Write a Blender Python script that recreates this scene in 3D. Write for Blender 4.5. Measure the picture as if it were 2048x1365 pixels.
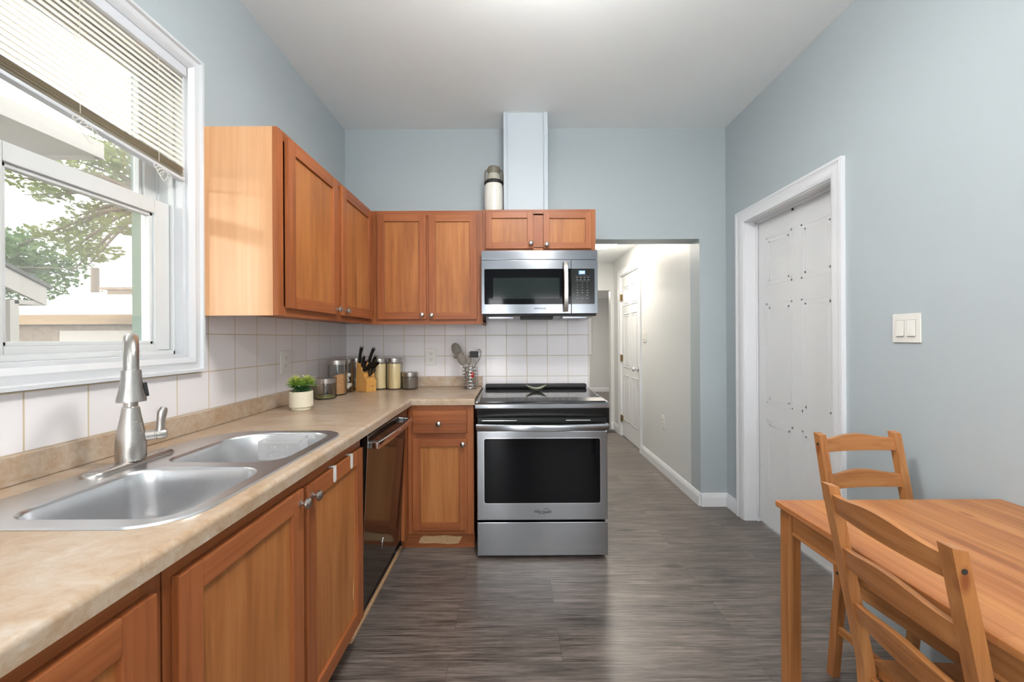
import bpy, bmesh, math, random
from mathutils import Vector, Matrix
R = math.radians
rnd = random.Random(7)
for o in list(bpy.data.objects):
    bpy.data.objects.remove(o)
S = bpy.context.scene
C = S.collection

# ------------------------------------------------------------------ camera, sky, sun, exposure
cd = bpy.data.cameras.new('camera'); cam = bpy.data.objects.new('camera', cd); C.objects.link(cam)
cd.sensor_width = 36.0; cd.sensor_fit = 'HORIZONTAL'; cd.lens = 36.0 * 790 / 2048
cd.shift_x = -2.0 / 2048; cd.shift_y = -5.5 / 2048
cd.clip_start = 0.02; cd.clip_end = 200
cam.matrix_world = Matrix.Translation((0, 0, 1.275)) @ Matrix.Rotation(R(90), 4, 'X') @ Matrix.Rotation(R(-0.3), 4, 'Z')
S.camera = cam
S.view_settings.view_transform = 'Standard'; S.view_settings.look = 'None'
S.view_settings.gamma = 1.0; S.view_settings.use_curve_mapping = False
S.view_settings.exposure = 0.84
w = bpy.data.worlds.new('sky'); S.world = w; w.use_nodes = True
wb = w.node_tree.nodes['Background']
wb.inputs['Color'].default_value = (0.93, 0.97, 1.0, 1); wb.inputs['Strength'].default_value = 2.5
sd = bpy.data.lights.new('sun', 'SUN'); sd.energy = 1.6; sd.angle = R(4); sd.color = (1, .95, .86)
sun = bpy.data.objects.new('sun', sd); C.objects.link(sun)
sun.rotation_euler = Vector((0.50, 0.75, -0.12)).to_track_quat('-Z', 'Y').to_euler()
def area(name, loc, aim, sx, sy, power, col):
    l = bpy.data.lights.new(name, 'AREA'); l.shape = 'RECTANGLE'; l.size = sx; l.size_y = sy; l.energy = power; l.color = col
    o = bpy.data.objects.new(name, l); C.objects.link(o); o.location = loc; o.rotation_euler = Vector(aim).to_track_quat('-Z', 'Z').to_euler()
area('fill_rear_door', (-.335, -2.66, 1.1), (0, 1, 0), .26, 1.9, 13, (.95, .98, 1))       # added fill light at the unseen rear door, posing as daylight
area('fill_side_window', (-1.30, -1.2, 2.05), (1, .12, .2), 1.5, .9, 22, (.95, .98, 1))      # added fill light in an unseen left wall opening
area('fill_rear_window', (.95, -2.66, 1.45), (0, 1, 0), 1.05, 1.3, 6, (.96, .98, 1))        # unseen fill light added to brighten the left tiles
LAMP_KITCHEN, LAMP_HALL, FILL_LAMP_FAR, FILL_LAMP_REAR = 46.0, 46.0, 90.0, 46.0  # far and rear strengths belong to added fill lamps

FZ = -0.007        # finished floor height
CEIL = 2.866

# ------------------------------------------------------------------ materials
def lin(r, g, b):
    f = lambda c: (c / 255 / 12.92) if c / 255 <= .04045 else ((c / 255 + .055) / 1.055) ** 2.4
    return (f(r), f(g), f(b), 1)

def newmat(name):
    m = bpy.data.materials.new(name); m.use_nodes = True
    nt = m.node_tree; b = nt.nodes['Principled BSDF']
    return m, nt, b

def N(nt, t, **kw):
    n = nt.nodes.new(t)
    for k, v in kw.items():
        if k in n.inputs: n.inputs[k].default_value = v
        else: setattr(n, k, v)
    return n

def ramp(nt, stops):
    n = nt.nodes.new('ShaderNodeValToRGB'); e = n.color_ramp.elements
    while len(e) < len(stops): e.new(0.5)
    for el, (p, c) in zip(e, stops): el.position = p; el.color = c
    return n

def coords(nt, space='Object', scale=(1, 1, 1), loc=(0, 0, 0), rot=(0, 0, 0)):
    mp = N(nt, 'ShaderNodeMapping'); mp.inputs['Scale'].default_value = scale
    mp.inputs['Location'].default_value = loc; mp.inputs['Rotation'].default_value = rot
    if space == 'World':
        g = N(nt, 'ShaderNodeNewGeometry'); nt.links.new(g.outputs['Position'], mp.inputs['Vector'])
    else:
        t = N(nt, 'ShaderNodeTexCoord'); nt.links.new(t.outputs['Object'], mp.inputs['Vector'])
    return mp

def plain(name, col, rough=.5, metal=0, noise=0.0, nscale=40, bump=0.0, spec=None, coat=0, emit=None, estr=0):
    m, nt, b = newmat(name)
    b.inputs['Base Color'].default_value = col; b.inputs['Roughness'].default_value = rough
    b.inputs['Metallic'].default_value = metal
    if spec is not None: b.inputs['Specular IOR Level'].default_value = spec
    if coat: b.inputs['Coat Weight'].default_value = coat; b.inputs['Coat Roughness'].default_value = .08
    if emit: b.inputs['Emission Color'].default_value = emit; b.inputs['Emission Strength'].default_value = estr
    if noise or bump:
        mp = coords(nt, 'World'); nz = N(nt, 'ShaderNodeTexNoise', Scale=nscale, Detail=5.0)
        nt.links.new(mp.outputs[0], nz.inputs['Vector'])
        if noise:
            k = 1 - noise
            rp = ramp(nt, [(.3, (col[0]*k, col[1]*k, col[2]*k, 1)), (.7, (min(1, col[0]*(1+noise)), min(1, col[1]*(1+noise)), min(1, col[2]*(1+noise)), 1))])
            nt.links.new(nz.outputs['Fac'], rp.inputs[0]); nt.links.new(rp.outputs[0], b.inputs['Base Color'])
        if bump:
            bp = N(nt, 'ShaderNodeBump', Strength=bump, Distance=.002)
            nt.links.new(nz.outputs['Fac'], bp.inputs['Height']); nt.links.new(bp.outputs[0], b.inputs['Normal'])
    return m

def wood(name, dark, mid, light, axis='Z', rough=.42, space='World', fine=60, long=2.2, blotch=3.0, knots=None, spec=.35):
    """grain runs along axis"""
    m, nt, b = newmat(name); L = nt.links.new
    sc = {'X': (long, fine, fine), 'Y': (fine, long, fine), 'Z': (fine, fine, long)}[axis]
    mp = coords(nt, space, sc)
    nz = N(nt, 'ShaderNodeTexNoise', Scale=1.0, Detail=6.0, Roughness=.6, Distortion=.4); L(mp.outputs[0], nz.inputs['Vector'])
    mp2 = coords(nt, space, tuple(s * .12 + .2 for s in sc))
    n2 = N(nt, 'ShaderNodeTexNoise', Scale=blotch * .35, Detail=3.0, Distortion=.8); L(mp2.outputs[0], n2.inputs['Vector'])
    mx = N(nt, 'ShaderNodeMath', operation='MULTIPLY_ADD'); L(nz.outputs['Fac'], mx.inputs[0]); mx.inputs[1].default_value = .5
    md = N(nt, 'ShaderNodeMath', operation='MULTIPLY'); L(n2.outputs['Fac'], md.inputs[0]); md.inputs[1].default_value = .5
    L(md.outputs[0], mx.inputs[2])
    rp = ramp(nt, [(.32, dark), (.5, mid), (.68, light)]); L(mx.outputs[0], rp.inputs[0])
    out = rp.outputs[0]
    if knots:
        kcol, ks, thr = knots
        ksc = {'X': (1, 2.6, 2.6), 'Y': (2.6, 1, 2.6), 'Z': (2.6, 2.6, 1)}[axis]
        mk = coords(nt, space, ksc); v = N(nt, 'ShaderNodeTexVoronoi', Scale=ks); L(mk.outputs[0], v.inputs['Vector'])
        kr = ramp(nt, [(0, (1, 1, 1, 1)), (thr * .55, (.8, .8, .8, 1)), (thr, (0, 0, 0, 1))]); L(v.outputs['Distance'], kr.inputs[0])
        mc = N(nt, 'ShaderNodeMix', data_type='RGBA'); L(kr.outputs[0], mc.inputs[0]); L(out, mc.inputs[6]); mc.inputs[7].default_value = kcol
        out = mc.outputs[2]
    L(out, b.inputs['Base Color']); b.inputs['Roughness'].default_value = rough; b.inputs['Specular IOR Level'].default_value = spec
    bp = N(nt, 'ShaderNodeBump', Strength=.08, Distance=.001); L(nz.outputs['Fac'], bp.inputs['Height']); L(bp.outputs[0], b.inputs['Normal'])
    return m

def steel(name, col=(.38, .39, .41, 1), rough=.26, axis='X', aniso=0.0, arot=0.0):
    m, nt, b = newmat(name); L = nt.links.new
    b.inputs['Metallic'].default_value = 1.0; b.inputs['Base Color'].default_value = col
    sc = {'X': (3, 400, 400), 'Y': (400, 3, 400), 'Z': (400, 400, 3), 'N': (60, 60, 60)}[axis]
    mp = coords(nt, 'World', sc); nz = N(nt, 'ShaderNodeTexNoise', Scale=1.0, Detail=3.0); L(mp.outputs[0], nz.inputs['Vector'])
    rr = N(nt, 'ShaderNodeMapRange'); rr.inputs['To Min'].default_value = rough - .03; rr.inputs['To Max'].default_value = rough + .04
    L(nz.outputs['Fac'], rr.inputs['Value']); L(rr.outputs[0], b.inputs['Roughness'])
    if aniso:
        b.inputs['Anisotropic'].default_value = aniso; b.inputs['Anisotropic Rotation'].default_value = arot
        tg = N(nt, 'ShaderNodeTangent'); tg.direction_type = 'RADIAL'; tg.axis = 'Z'; L(tg.outputs[0], b.inputs['Tangent'])
    return m

def glass(name, tint=(1, 1, 1, 1), refl=.06, haze=0.0, hazecol=(1, 1, 1, 1), rough=0.02):
    m, nt, b = newmat(name); L = nt.links.new; nt.nodes.remove(b)
    out = nt.nodes['Material Output']
    tr = N(nt, 'ShaderNodeBsdfTransparent'); tr.inputs[0].default_value = tint
    gl = N(nt, 'ShaderNodeBsdfGlossy'); gl.inputs['Roughness'].default_value = rough
    fr = N(nt, 'ShaderNodeLayerWeight', Blend=.25)
    ml = N(nt, 'ShaderNodeMath', operation='MULTIPLY_ADD'); L(fr.outputs['Fresnel'], ml.inputs[0]); ml.inputs[1].default_value = .6; ml.inputs[2].default_value = refl * .3
    mx = N(nt, 'ShaderNodeMixShader'); L(ml.outputs[0], mx.inputs[0]); L(tr.outputs[0], mx.inputs[1]); L(gl.outputs[0], mx.inputs[2])
    last = mx
    if haze:
        df = N(nt, 'ShaderNodeBsdfDiffuse'); df.inputs[0].default_value = hazecol
        tl = N(nt, 'ShaderNodeBsdfTranslucent'); tl.inputs[0].default_value = hazecol
        ad = N(nt, 'ShaderNodeMixShader'); ad.inputs[0].default_value = .7; L(df.outputs[0], ad.inputs[1]); L(tl.outputs[0], ad.inputs[2])
        m2 = N(nt, 'ShaderNodeMixShader'); m2.inputs[0].default_value = haze; L(mx.outputs[0], m2.inputs[1]); L(ad.outputs[0], m2.inputs[2]); last = m2
    L(last.outputs[0], out.inputs[0])
    return m

def translucent(name, col, fac=.5, rough=.5):
    m, nt, b = newmat(name); L = nt.links.new
    b.inputs['Base Color'].default_value = col; b.inputs['Roughness'].default_value = rough
    tl = N(nt, 'ShaderNodeBsdfTranslucent'); tl.inputs[0].default_value = col
    mx = N(nt, 'ShaderNodeMixShader'); mx.inputs[0].default_value = fac
    L(b.outputs[0], mx.inputs[1]); L(tl.outputs[0], mx.inputs[2]); L(mx.outputs[0], nt.nodes['Material Output'].inputs[0])
    return m

def tile_mat(name, axis, off):
    m, nt, b = newmat(name); L = nt.links.new
    g = N(nt, 'ShaderNodeNewGeometry'); sx = N(nt, 'ShaderNodeSeparateXYZ'); L(g.outputs['Position'], sx.inputs[0])
    cb = N(nt, 'ShaderNodeCombineXYZ')
    def sh(sock, v, idx):
        a = N(nt, 'ShaderNodeMath', operation='ADD'); L(sock, a.inputs[0]); a.inputs[1].default_value = v; L(a.outputs[0], cb.inputs[idx])
    sh(sx.outputs[axis], off[0], 0); sh(sx.outputs['Z'], off[1], 1)
    br = N(nt, 'ShaderNodeTexBrick'); br.offset = 0; br.squash = 1
    br.inputs['Scale'].default_value = 1; br.inputs['Mortar Size'].default_value = .0022; br.inputs['Mortar Smooth'].default_value = .15
    br.inputs['Brick Width'].default_value = .155; br.inputs['Row Height'].default_value = .1555
    br.inputs['Color1'].default_value = lin(234, 230, 231); br.inputs['Color2'].default_value = lin(228, 224, 225); br.inputs['Mortar'].default_value = lin(200, 184, 158)
    L(cb.outputs[0], br.inputs['Vector']); L(br.outputs['Color'], b.inputs['Base Color'])
    rr = N(nt, 'ShaderNodeMapRange'); b.inputs['Specular IOR Level'].default_value = .3; rr.inputs['To Min'].default_value = .2; rr.inputs['To Max'].default_value = .7; L(br.outputs['Fac'], rr.inputs[0]); L(rr.outputs[0], b.inputs['Roughness'])
    nz = N(nt, 'ShaderNodeTexNoise', Scale=9.0, Detail=1.0); L(g.outputs['Position'], nz.inputs['Vector'])
    bp0 = N(nt, 'ShaderNodeBump', Strength=.12, Distance=.004); L(nz.outputs['Fac'], bp0.inputs['Height'])
    bp = N(nt, 'ShaderNodeBump', Strength=.5, Distance=.002); bp.invert = True; L(br.outputs['Fac'], bp.inputs['Height']); L(bp0.outputs[0], bp.inputs['Normal']); L(bp.outputs[0], b.inputs['Normal'])
    return m

def floor_mat():
    m, nt, b = newmat('grey_plank_floor'); L = nt.links.new
    g = N(nt, 'ShaderNodeNewGeometry'); mp = N(nt, 'ShaderNodeMapping'); mp.inputs['Location'].default_value = (1.03, .03, 0); L(g.outputs['Position'], mp.inputs[0])
    br = N(nt, 'ShaderNodeTexBrick'); br.offset = .37; br.offset_frequency = 2; br.squash = 1
    for k, v in (('Scale', 1), ('Mortar Size', .0008), ('Mortar Smooth', .3), ('Brick Width', 1.22), ('Row Height', .177)): br.inputs[k].default_value = v
    br.inputs['Color1'].default_value = (.25, .25, .25, 1); br.inputs['Color2'].default_value = (.75, .75, .75, 1); br.inputs['Mortar'].default_value = (.4, .4, .4, 1)
    L(mp.outputs[0], br.inputs['Vector'])
    va = N(nt, 'ShaderNodeVectorMath', operation='MULTIPLY_ADD'); L(br.outputs['Color'], va.inputs[0]); va.inputs[1].default_value = (37, 53, 11)
    m2 = N(nt, 'ShaderNodeMapping'); m2.inputs['Scale'].default_value = (1.5, 22, 1); L(g.outputs['Position'], m2.inputs[0]); L(m2.outputs[0], va.inputs[2])
    n1 = N(nt, 'ShaderNodeTexNoise', Scale=1.6, Detail=9.0, Roughness=.72, Distortion=.7); L(va.outputs[0], n1.inputs['Vector'])
    m3 = N(nt, 'ShaderNodeMapping'); m3.inputs['Scale'].default_value = (5, 130, 1); L(g.outputs['Position'], m3.inputs[0])
    n2 = N(nt, 'ShaderNodeTexNoise', Scale=1.0, Detail=4.0, Roughness=.7); L(m3.outputs[0], n2.inputs['Vector'])
    a = N(nt, 'ShaderNodeMath', operation='MULTIPLY_ADD'); L(n2.outputs['Fac'], a.inputs[0]); a.inputs[1].default_value = .55
    a0 = N(nt, 'ShaderNodeMath', operation='MULTIPLY'); L(n1.outputs['Fac'], a0.inputs[0]); a0.inputs[1].default_value = .55; L(a0.outputs[0], a.inputs[2])
    rp = ramp(nt, [(.42, lin(52, 45, 41)), (.54, lin(96, 87, 81)), (.66, lin(130, 120, 113))]); L(a.outputs[0], rp.inputs[0])
    hs = N(nt, 'ShaderNodeMix', data_type='RGBA', blend_type='MULTIPLY'); hs.inputs[0].default_value = 1; L(rp.outputs[0], hs.inputs[6])
    r2 = ramp(nt, [(.25, (.84, .84, .85, 1)), (.75, (1.12, 1.10, 1.08, 1))]); L(br.outputs['Color'], r2.inputs[0]); L(r2.outputs[0], hs.inputs[7])
    v = N(nt, 'ShaderNodeTexVoronoi', Scale=1.0); m4 = N(nt, 'ShaderNodeMapping'); m4.inputs['Scale'].default_value = (1.5, 4.2, 1); L(g.outputs['Position'], m4.inputs[0]); L(m4.outputs[0], v.inputs['Vector'])
    kr = ramp(nt, [(0, (1, 1, 1, 1)), (.07, (.7, .7, .7, 1)), (.12, (0, 0, 0, 1))]); L(v.outputs['Distance'], kr.inputs[0])
    mk = N(nt, 'ShaderNodeMix', data_type='RGBA'); L(kr.outputs[0], mk.inputs[0]); L(hs.outputs[2], mk.inputs[6]); mk.inputs[7].default_value = lin(58, 50, 46)
    ms = N(nt, 'ShaderNodeMix', data_type='RGBA'); L(br.outputs['Fac'], ms.inputs[0]); L(mk.outputs[2], ms.inputs[6]); ms.inputs[7].default_value = lin(60, 54, 50)
    L(ms.outputs[2], b.inputs['Base Color'])
    rr = N(nt, 'ShaderNodeMapRange'); b.inputs['Specular IOR Level'].default_value = .75; rr.inputs['To Min'].default_value = .27; rr.inputs['To Max'].default_value = .42; L(n1.outputs['Fac'], rr.inputs[0]); L(rr.outputs[0], b.inputs['Roughness'])
    bp = N(nt, 'ShaderNodeBump', Strength=.12, Distance=.001); L(a.outputs[0], bp.inputs['Height']); L(bp.outputs[0], b.inputs['Normal'])
    return m

def counter_mat():
    m, nt, b = newmat('beige_stone_laminate'); L = nt.links.new
    mp = coords(nt, 'World', (1.0, 1.6, 1.6), rot=(0, 0, R(25)))
    n1 = N(nt, 'ShaderNodeTexNoise', Scale=5.0, Detail=8.0, Roughness=.66, Distortion=1.0); L(mp.outputs[0], n1.inputs['Vector'])
    n2 = N(nt, 'ShaderNodeTexNoise', Scale=26.0, Detail=6.0, Roughness=.7, Distortion=.8); L(mp.outputs[0], n2.inputs['Vector'])
    a0 = N(nt, 'ShaderNodeMath', operation='MULTIPLY'); L(n1.outputs['Fac'], a0.inputs[0]); a0.inputs[1].default_value = .6
    a = N(nt, 'ShaderNodeMath', operation='MULTIPLY_ADD'); L(n2.outputs['Fac'], a.inputs[0]); a.inputs[1].default_value = .4; L(a0.outputs[0], a.inputs[2])
    rp = ramp(nt, [(.34, lin(156, 127, 98)), (.47, lin(173, 149, 124)), (.56, lin(182, 164, 145)), (.68, lin(196, 185, 171))]); L(a.outputs[0], rp.inputs[0])
    L(rp.outputs[0], b.inputs['Base Color']); b.inputs['Roughness'].default_value = .30
    return m

def pine_mat(name, axis, strips=False):
    base = wood(name, lin(124, 74, 38), lin(168, 111, 64), lin(192, 138, 88), axis, rough=.36, space='Object', fine=55, long=1.6, blotch=4, knots=(lin(120, 62, 32), 3.2, .11))
    if strips:
        nt = base.node_tree; b = nt.nodes['Principled BSDF']; L = nt.links.new
        src = b.inputs['Base Color'].links[0].from_socket
        t = N(nt, 'ShaderNodeTexCoord'); sx = N(nt, 'ShaderNodeSeparateXYZ'); L(t.outputs['Object'], sx.inputs[0])
        cb = N(nt, 'ShaderNodeCombineXYZ'); L(sx.outputs['Y'], cb.inputs[0]); L(sx.outputs['X'], cb.inputs[1])
        br = N(nt, 'ShaderNodeTexBrick'); br.offset = .43
        for k, v in (('Scale', 1), ('Mortar Size', .0003), ('Brick Width', .62), ('Row Height', .041), ('Bias', 0)): br.inputs[k].default_value = v
        br.inputs['Color1'].default_value = (1.05, 1.04, 1.0, 1); br.inputs['Color2'].default_value = (.84, .72, .70, 1); br.inputs['Mortar'].default_value = (.75, .7, .65, 1)
        L(cb.outputs[0], br.inputs['Vector'])
        mx = N(nt, 'ShaderNodeMix', data_type='RGBA', blend_type='MULTIPLY'); mx.inputs[0].default_value = 1; L(src, mx.inputs[6]); L(br.outputs['Color'], mx.inputs[7]); L(mx.outputs[2], b.inputs['Base Color'])
    return base

M = {}
M['wall'] = plain('pale_blue_wall_paint', lin(174, 183, 187), .42, bump=.05, nscale=160, spec=.35)
M['hallwall'] = plain('warm_lit_wall_paint', lin(213, 214, 213), .4, bump=.05, nscale=160, spec=.35)  # blue wall paint with warm hall lamp light put into the colour
M['ceil'] = plain('white_ceiling_paint', lin(242, 246, 246), .7)
M['trim'] = plain('white_semigloss_trim', lin(226, 227, 230), .3)
M['chase'] = plain('pale_blue_white_boxing', lin(192, 202, 209), .6)
M['doorwhite'] = plain('white_door_paint', lin(226, 227, 228), .35)
M['vinyl'] = plain('white_vinyl', lin(208, 210, 210), .3); M['trimwin'] = plain('white_window_trim', lin(206, 208, 211), .32)
M['floor'] = floor_mat(); M['counter'] = counter_mat()
M['tile_l'] = tile_mat('square_tiles_along_depth', 'Y', (-2.103 + .155 * 30, -.988 + .1555 * 10))
M['tile_b'] = tile_mat('square_tiles_across', 'X', (-.57 + .155 * 30, -.988 + .1555 * 10))
cd_, cm_, cl_ = lin(120, 65, 35), lin(150, 86, 48), lin(168, 102, 60)
M['cabZ'] = wood('stained_maple_upright', cd_, cm_, cl_, 'Z')
M['cabX'] = wood('stained_maple_across', cd_, cm_, cl_, 'X')
M['cabY'] = wood('stained_maple_along', cd_, cm_, cl_, 'Y')
pd_, pm_, pl_ = lin(132, 77, 39), lin(163, 102, 55), lin(182, 122, 71)
M['panel'] = wood('maple_veneer_panel', pd_, pm_, pl_, 'Z', fine=38, long=2.6, blotch=5)
M['endpanel'] = wood('lit_maple_laminate', lin(200, 146, 100), lin(211, 161, 118), lin(218, 171, 130), 'Z', rough=.35, fine=50, long=1.5)  # paler than the doors: brighter light on the panel put into the colour
M['rawwood'] = plain('bare_pressed_wood', lin(196, 158, 118), .8, noise=.15, nscale=90)
M['steelX'] = steel('brushed_steel', rough=.19, axis='X', aniso=.6, arot=0.25)
M['steelMW'] = steel('dimmed_brushed_steel', (.24, .25, .27, 1), .19, 'X', .6, .25)  # same stainless, dimmer reflections put into a darker colour
M['sink'] = plain('satin_sink_steel', (.70, .70, .71, 1), .30, 1, bump=.03, nscale=300)
M['nickel'] = steel('brushed_nickel', (.50, .47, .44, 1), .28, 'N')
M['chrome'] = plain('polished_chrome', (.75, .75, .76, 1), .12, 1)
M['blacksteel'] = plain('black_glossy_steel', (.014, .011, .009, 1), .1, 0.0, spec=.7, coat=.15)
M['black'] = plain('black_enamel', (.006, .006, .006, 1), .25)
M['blackmat'] = plain('matt_black', (.012, .012, .012, 1), .55)
M['blackglass'] = plain('black_glass', (.003, .003, .004, 1), .05, spec=.16)
M['mwglass'] = plain('dark_grey_green_glass', (.012, .017, .017, 1), .08, spec=.3)
M['cooktop'] = plain('black_ceramic_glass', (.012, .012, .013, 1), .07, spec=.8)
M['greyprint'] = plain('grey_print', (.35, .35, .35, 1), .5)
M['darkprint'] = plain('dark_grey_print', (.025, .025, .028, 1), .5)
M['display'] = plain('lit_display', (.05, .12, .2, 1), .3, emit=(.12, .3, .5, 1), estr=.6)
M['digits'] = plain('lit_digits', (.8, .9, 1, 1), .3, emit=(.75, .9, 1, 1), estr=1.4)
M['plastic'] = plain('white_plastic', lin(226, 224, 218), .35)
M['slot'] = plain('dark_slot', (.02, .018, .015, 1), .6)
M['glass'] = glass('clear_glass', (.97, .98, .97, 1), .05)
M['jarglass'] = glass('jar_glass', (.975, .975, .965, 1), .10)
M['hazepane'] = glass('hazy_view_pane', (.9, .91, .9, 1), .03, haze=.08)  # pale haze of the view outside mixed into the glass
M['slat'] = translucent('cream_blind_slat', lin(246, 240, 228), .20)
M['blindrail'] = plain('grey_white_headrail', lin(200, 203, 208), .35)
M['cord'] = plain('white_cord', lin(220, 216, 206), .7)
M['pine'] = pine_mat('honey_pine_upright', 'Z'); M['pineX'] = pine_mat('honey_pine_across', 'X'); M['pineY'] = pine_mat('honey_pine_along', 'Y')
M['pinetop'] = pine_mat('honey_pine_glued_boards', 'Y', True)
M['ceramic'] = plain('cream_speckled_ceramic', lin(222, 214, 190), .5, noise=.05, nscale=150)
M['soil'] = plain('dark_soil', lin(40, 36, 26), .9)
M['leafdark'] = plain('dark_green_leaf', lin(44, 84, 40), .45); M['leaf'] = plain('green_leaf', lin(104, 142, 52), .45); M['leaftip'] = plain('yellow_green_leaf', lin(190, 196, 98), .45)
M['block'] = wood('pale_beech_block', lin(196, 138, 66), lin(214, 158, 84), lin(226, 172, 100), 'Z', rough=.4, fine=70)
M['grain'] = plain('pale_yellow_grain', lin(228, 206, 158), .8, noise=.18, nscale=420, bump=.5)
M['powder'] = plain('brown_powder', lin(192, 142, 92), .9, noise=.12, nscale=60)
M['seeds'] = plain('grey_brown_seeds', lin(112, 98, 88), .8, noise=.4, nscale=380, bump=.5)
M['herbs'] = plain('dried_green_herbs', lin(120, 118, 52), .9, noise=.4, nscale=300, bump=.6)
M['whitestuff'] = plain('white_wrapped_pieces', lin(226, 224, 220), .6)
M['red'] = plain('red_plastic', lin(170, 20, 24), .35)
M['nylon'] = plain('grey_brown_nylon', lin(112, 104, 94), .45)
M['taupe'] = plain('taupe_plastic', lin(118, 112, 98), .4)
M['milky'] = plain('milky_white_plastic', lin(228, 226, 218), .28)
M['spoonrest'] = plain('pale_green_glaze', lin(186, 192, 164), .3)
M['brass'] = plain('aged_brass', lin(150, 126, 88), .4, 1)
M['lampglow'] = None
M['caddy'] = glass('frosted_plastic', (.95, .95, .95, 1), .12, haze=.35, rough=.2)
M['water'] = glass('water_drop', (1, 1, 1, 1), .3)
# outdoors
M['extwhite'] = plain('white_painted_siding', lin(168, 160, 152), .6); M['shingle'] = plain('dark_shingle', lin(90, 86, 82), .9, noise=.2, nscale=30)
M['fascia'] = plain('tan_fascia_board', lin(150, 122, 90), .7); M['stone'] = plain('brown_render', lin(128, 112, 98), .9, noise=.25, nscale=12)
M['roofpale'] = plain('pale_metal_roof', lin(215, 214, 210), .6); M['green'] = plain('green_painted_board', lin(64, 96, 78), .6, noise=.06, nscale=30)
M['bark'] = plain('grey_bark', lin(112, 98, 82), .9, noise=.2, nscale=20); M['fol1'] = translucent('light_green_foliage', lin(116, 128, 52), .35); M['fol2'] = translucent('deep_leaf', lin(78, 104, 44), .3)  # foliage in two plain greens
M['ground'] = plain('dry_yard_ground', lin(120, 112, 92), .95, noise=.2, nscale=3)
M['pole'] = plain('weathered_pole', lin(110, 98, 88), .9)

# ------------------------------------------------------------------ mesh helpers
def bm_new(): return bmesh.new()

def box(bm, x0, x1, y0, y1, z0, z1, bev=0.0, seg=2, mi=0):
    x0, x1 = sorted((x0, x1)); y0, y1 = sorted((y0, y1)); z0, z1 = sorted((z0, z1))
    r = bmesh.ops.create_cube(bm, size=1.0)
    vs = r['verts']
    for v in vs:
        v.co = Vector(((x0 + x1) / 2 + v.co.x * (x1 - x0), (y0 + y1) / 2 + v.co.y * (y1 - y0), (z0 + z1) / 2 + v.co.z * (z1 - z0)))
    fs = {f for v in vs for f in v.link_faces}
    for f in fs: f.material_index = mi
    if bev > 0:
        es = list({e for v in vs for e in v.link_edges})
        rr = bmesh.ops.bevel(bm, geom=es, offset=bev, segments=seg, affect='EDGES', profile=.5)
        for f in rr['faces']: f.material_index = mi
        return list({v for f in rr['faces'] for v in f.verts} | {v for v in vs if v.is_valid})
    return vs

def beam(bm, a, b, wx, wy, up=(0, 0, 1), bev=.002, mi=0):
    """square bar from a to b"""
    a, b = Vector(a), Vector(b); d = b - a; L_ = d.length; z = d.normalized()
    x = Vector(up).cross(z)
    if x.length < 1e-4: x = Vector((1, 0, 0)).cross(z)
    x.normalize(); y = z.cross(x)
    vs = box(bm, -wx / 2, wx / 2, -wy / 2, wy / 2, 0, L_, bev, 2, mi)
    mt = Matrix((x, y, z)).transposed()
    for v in vs: v.co = a + mt @ v.co
    return vs

def ring(bm, c, r, ax, seg=24):
    ax = Vector(ax).normalized(); t = Vector((0, 0, 1)) if abs(ax.z) < .9 else Vector((1, 0, 0))
    u = ax.cross(t).normalized(); v = ax.cross(u)
    return [bm.verts.new(Vector(c) + u * (r * math.cos(2 * math.pi * i / seg)) + v * (r * math.sin(2 * math.pi * i / seg))) for i in range(seg)]

def loft(bm, loops, cap0=True, cap1=True, closed=True, mi=0):
    fs = []
    for a, b in zip(loops, loops[1:]):
        n = len(a)
        for i in range(n if closed else n - 1):
            j = (i + 1) % n
            fs.append(bm.faces.new((a[i], a[j], b[j], b[i])))
    if cap0: fs.append(bm.faces.new(list(reversed(loops[0]))))
    if cap1: fs.append(bm.faces.new(loops[-1]))
    for f in fs: f.material_index = mi
    return fs

def cyl(bm, a, b, r0, r1=None, seg=24, mi=0, caps=True):
    r1 = r0 if r1 is None else r1; ax = Vector(b) - Vector(a)
    return loft(bm, [ring(bm, a, r0, ax, seg), ring(bm, b, r1, ax, seg)], caps, caps, mi=mi)

def lathe(bm, c, prof, ax=(0, 0, 1), seg=32, cap0=True, cap1=True, mi=0):
    """prof: (radius, distance along axis)"""
    ax = Vector(ax).normalized(); c = Vector(c)
    return loft(bm, [ring(bm, c + ax * h, max(r, 1e-4), ax, seg) for r, h in prof], cap0, cap1, mi=mi)

def tube(bm, pts, r, seg=10, closed=False, mi=0, radii=None):
    pts = [Vector(p) for p in pts]; n = len(pts); loops = []
    u = None
    for i in range(n):
        if closed: d = pts[(i + 1) % n] - pts[i - 1]
        else: d = pts[min(i + 1, n - 1)] - pts[max(i - 1, 0)]
        d.normalize()
        if u is None:
            t = Vector((0, 0, 1)) if abs(d.z) < .9 else Vector((1, 0, 0)); u = d.cross(t).normalized()
        u = (u - d * u.dot(d)).normalized(); v = d.cross(u); rr = radii[i] if radii else r
        loops.append([bm.verts.new(pts[i] + u * (rr * math.cos(2 * math.pi * k / seg)) + v * (rr * math.sin(2 * math.pi * k / seg))) for k in range(seg)])
    if closed: loops.append(loops[0])
    return loft(bm, loops, not closed, not closed, mi=mi)

def rrect(x0, x1, y0, y1, r, n=8):
    """rounded rectangle outline; r a number or four (x0y0, x1y0, x1y1, x0y1)"""
    rs = r if isinstance(r, (tuple, list)) else (r,) * 4; out = []
    for (cx, cy, a0), q in zip(((x0, y0, 180), (x1, y0, 270), (x1, y1, 0), (x0, y1, 90)), rs):
        ox = cx + q if cx == x0 else cx - q; oy = cy + q if cy == y0 else cy - q
        for k in range(n + 1):
            a = R(a0 + 90 * k / n); out.append((ox + q * math.cos(a), oy + q * math.sin(a)))
    return out

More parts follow.
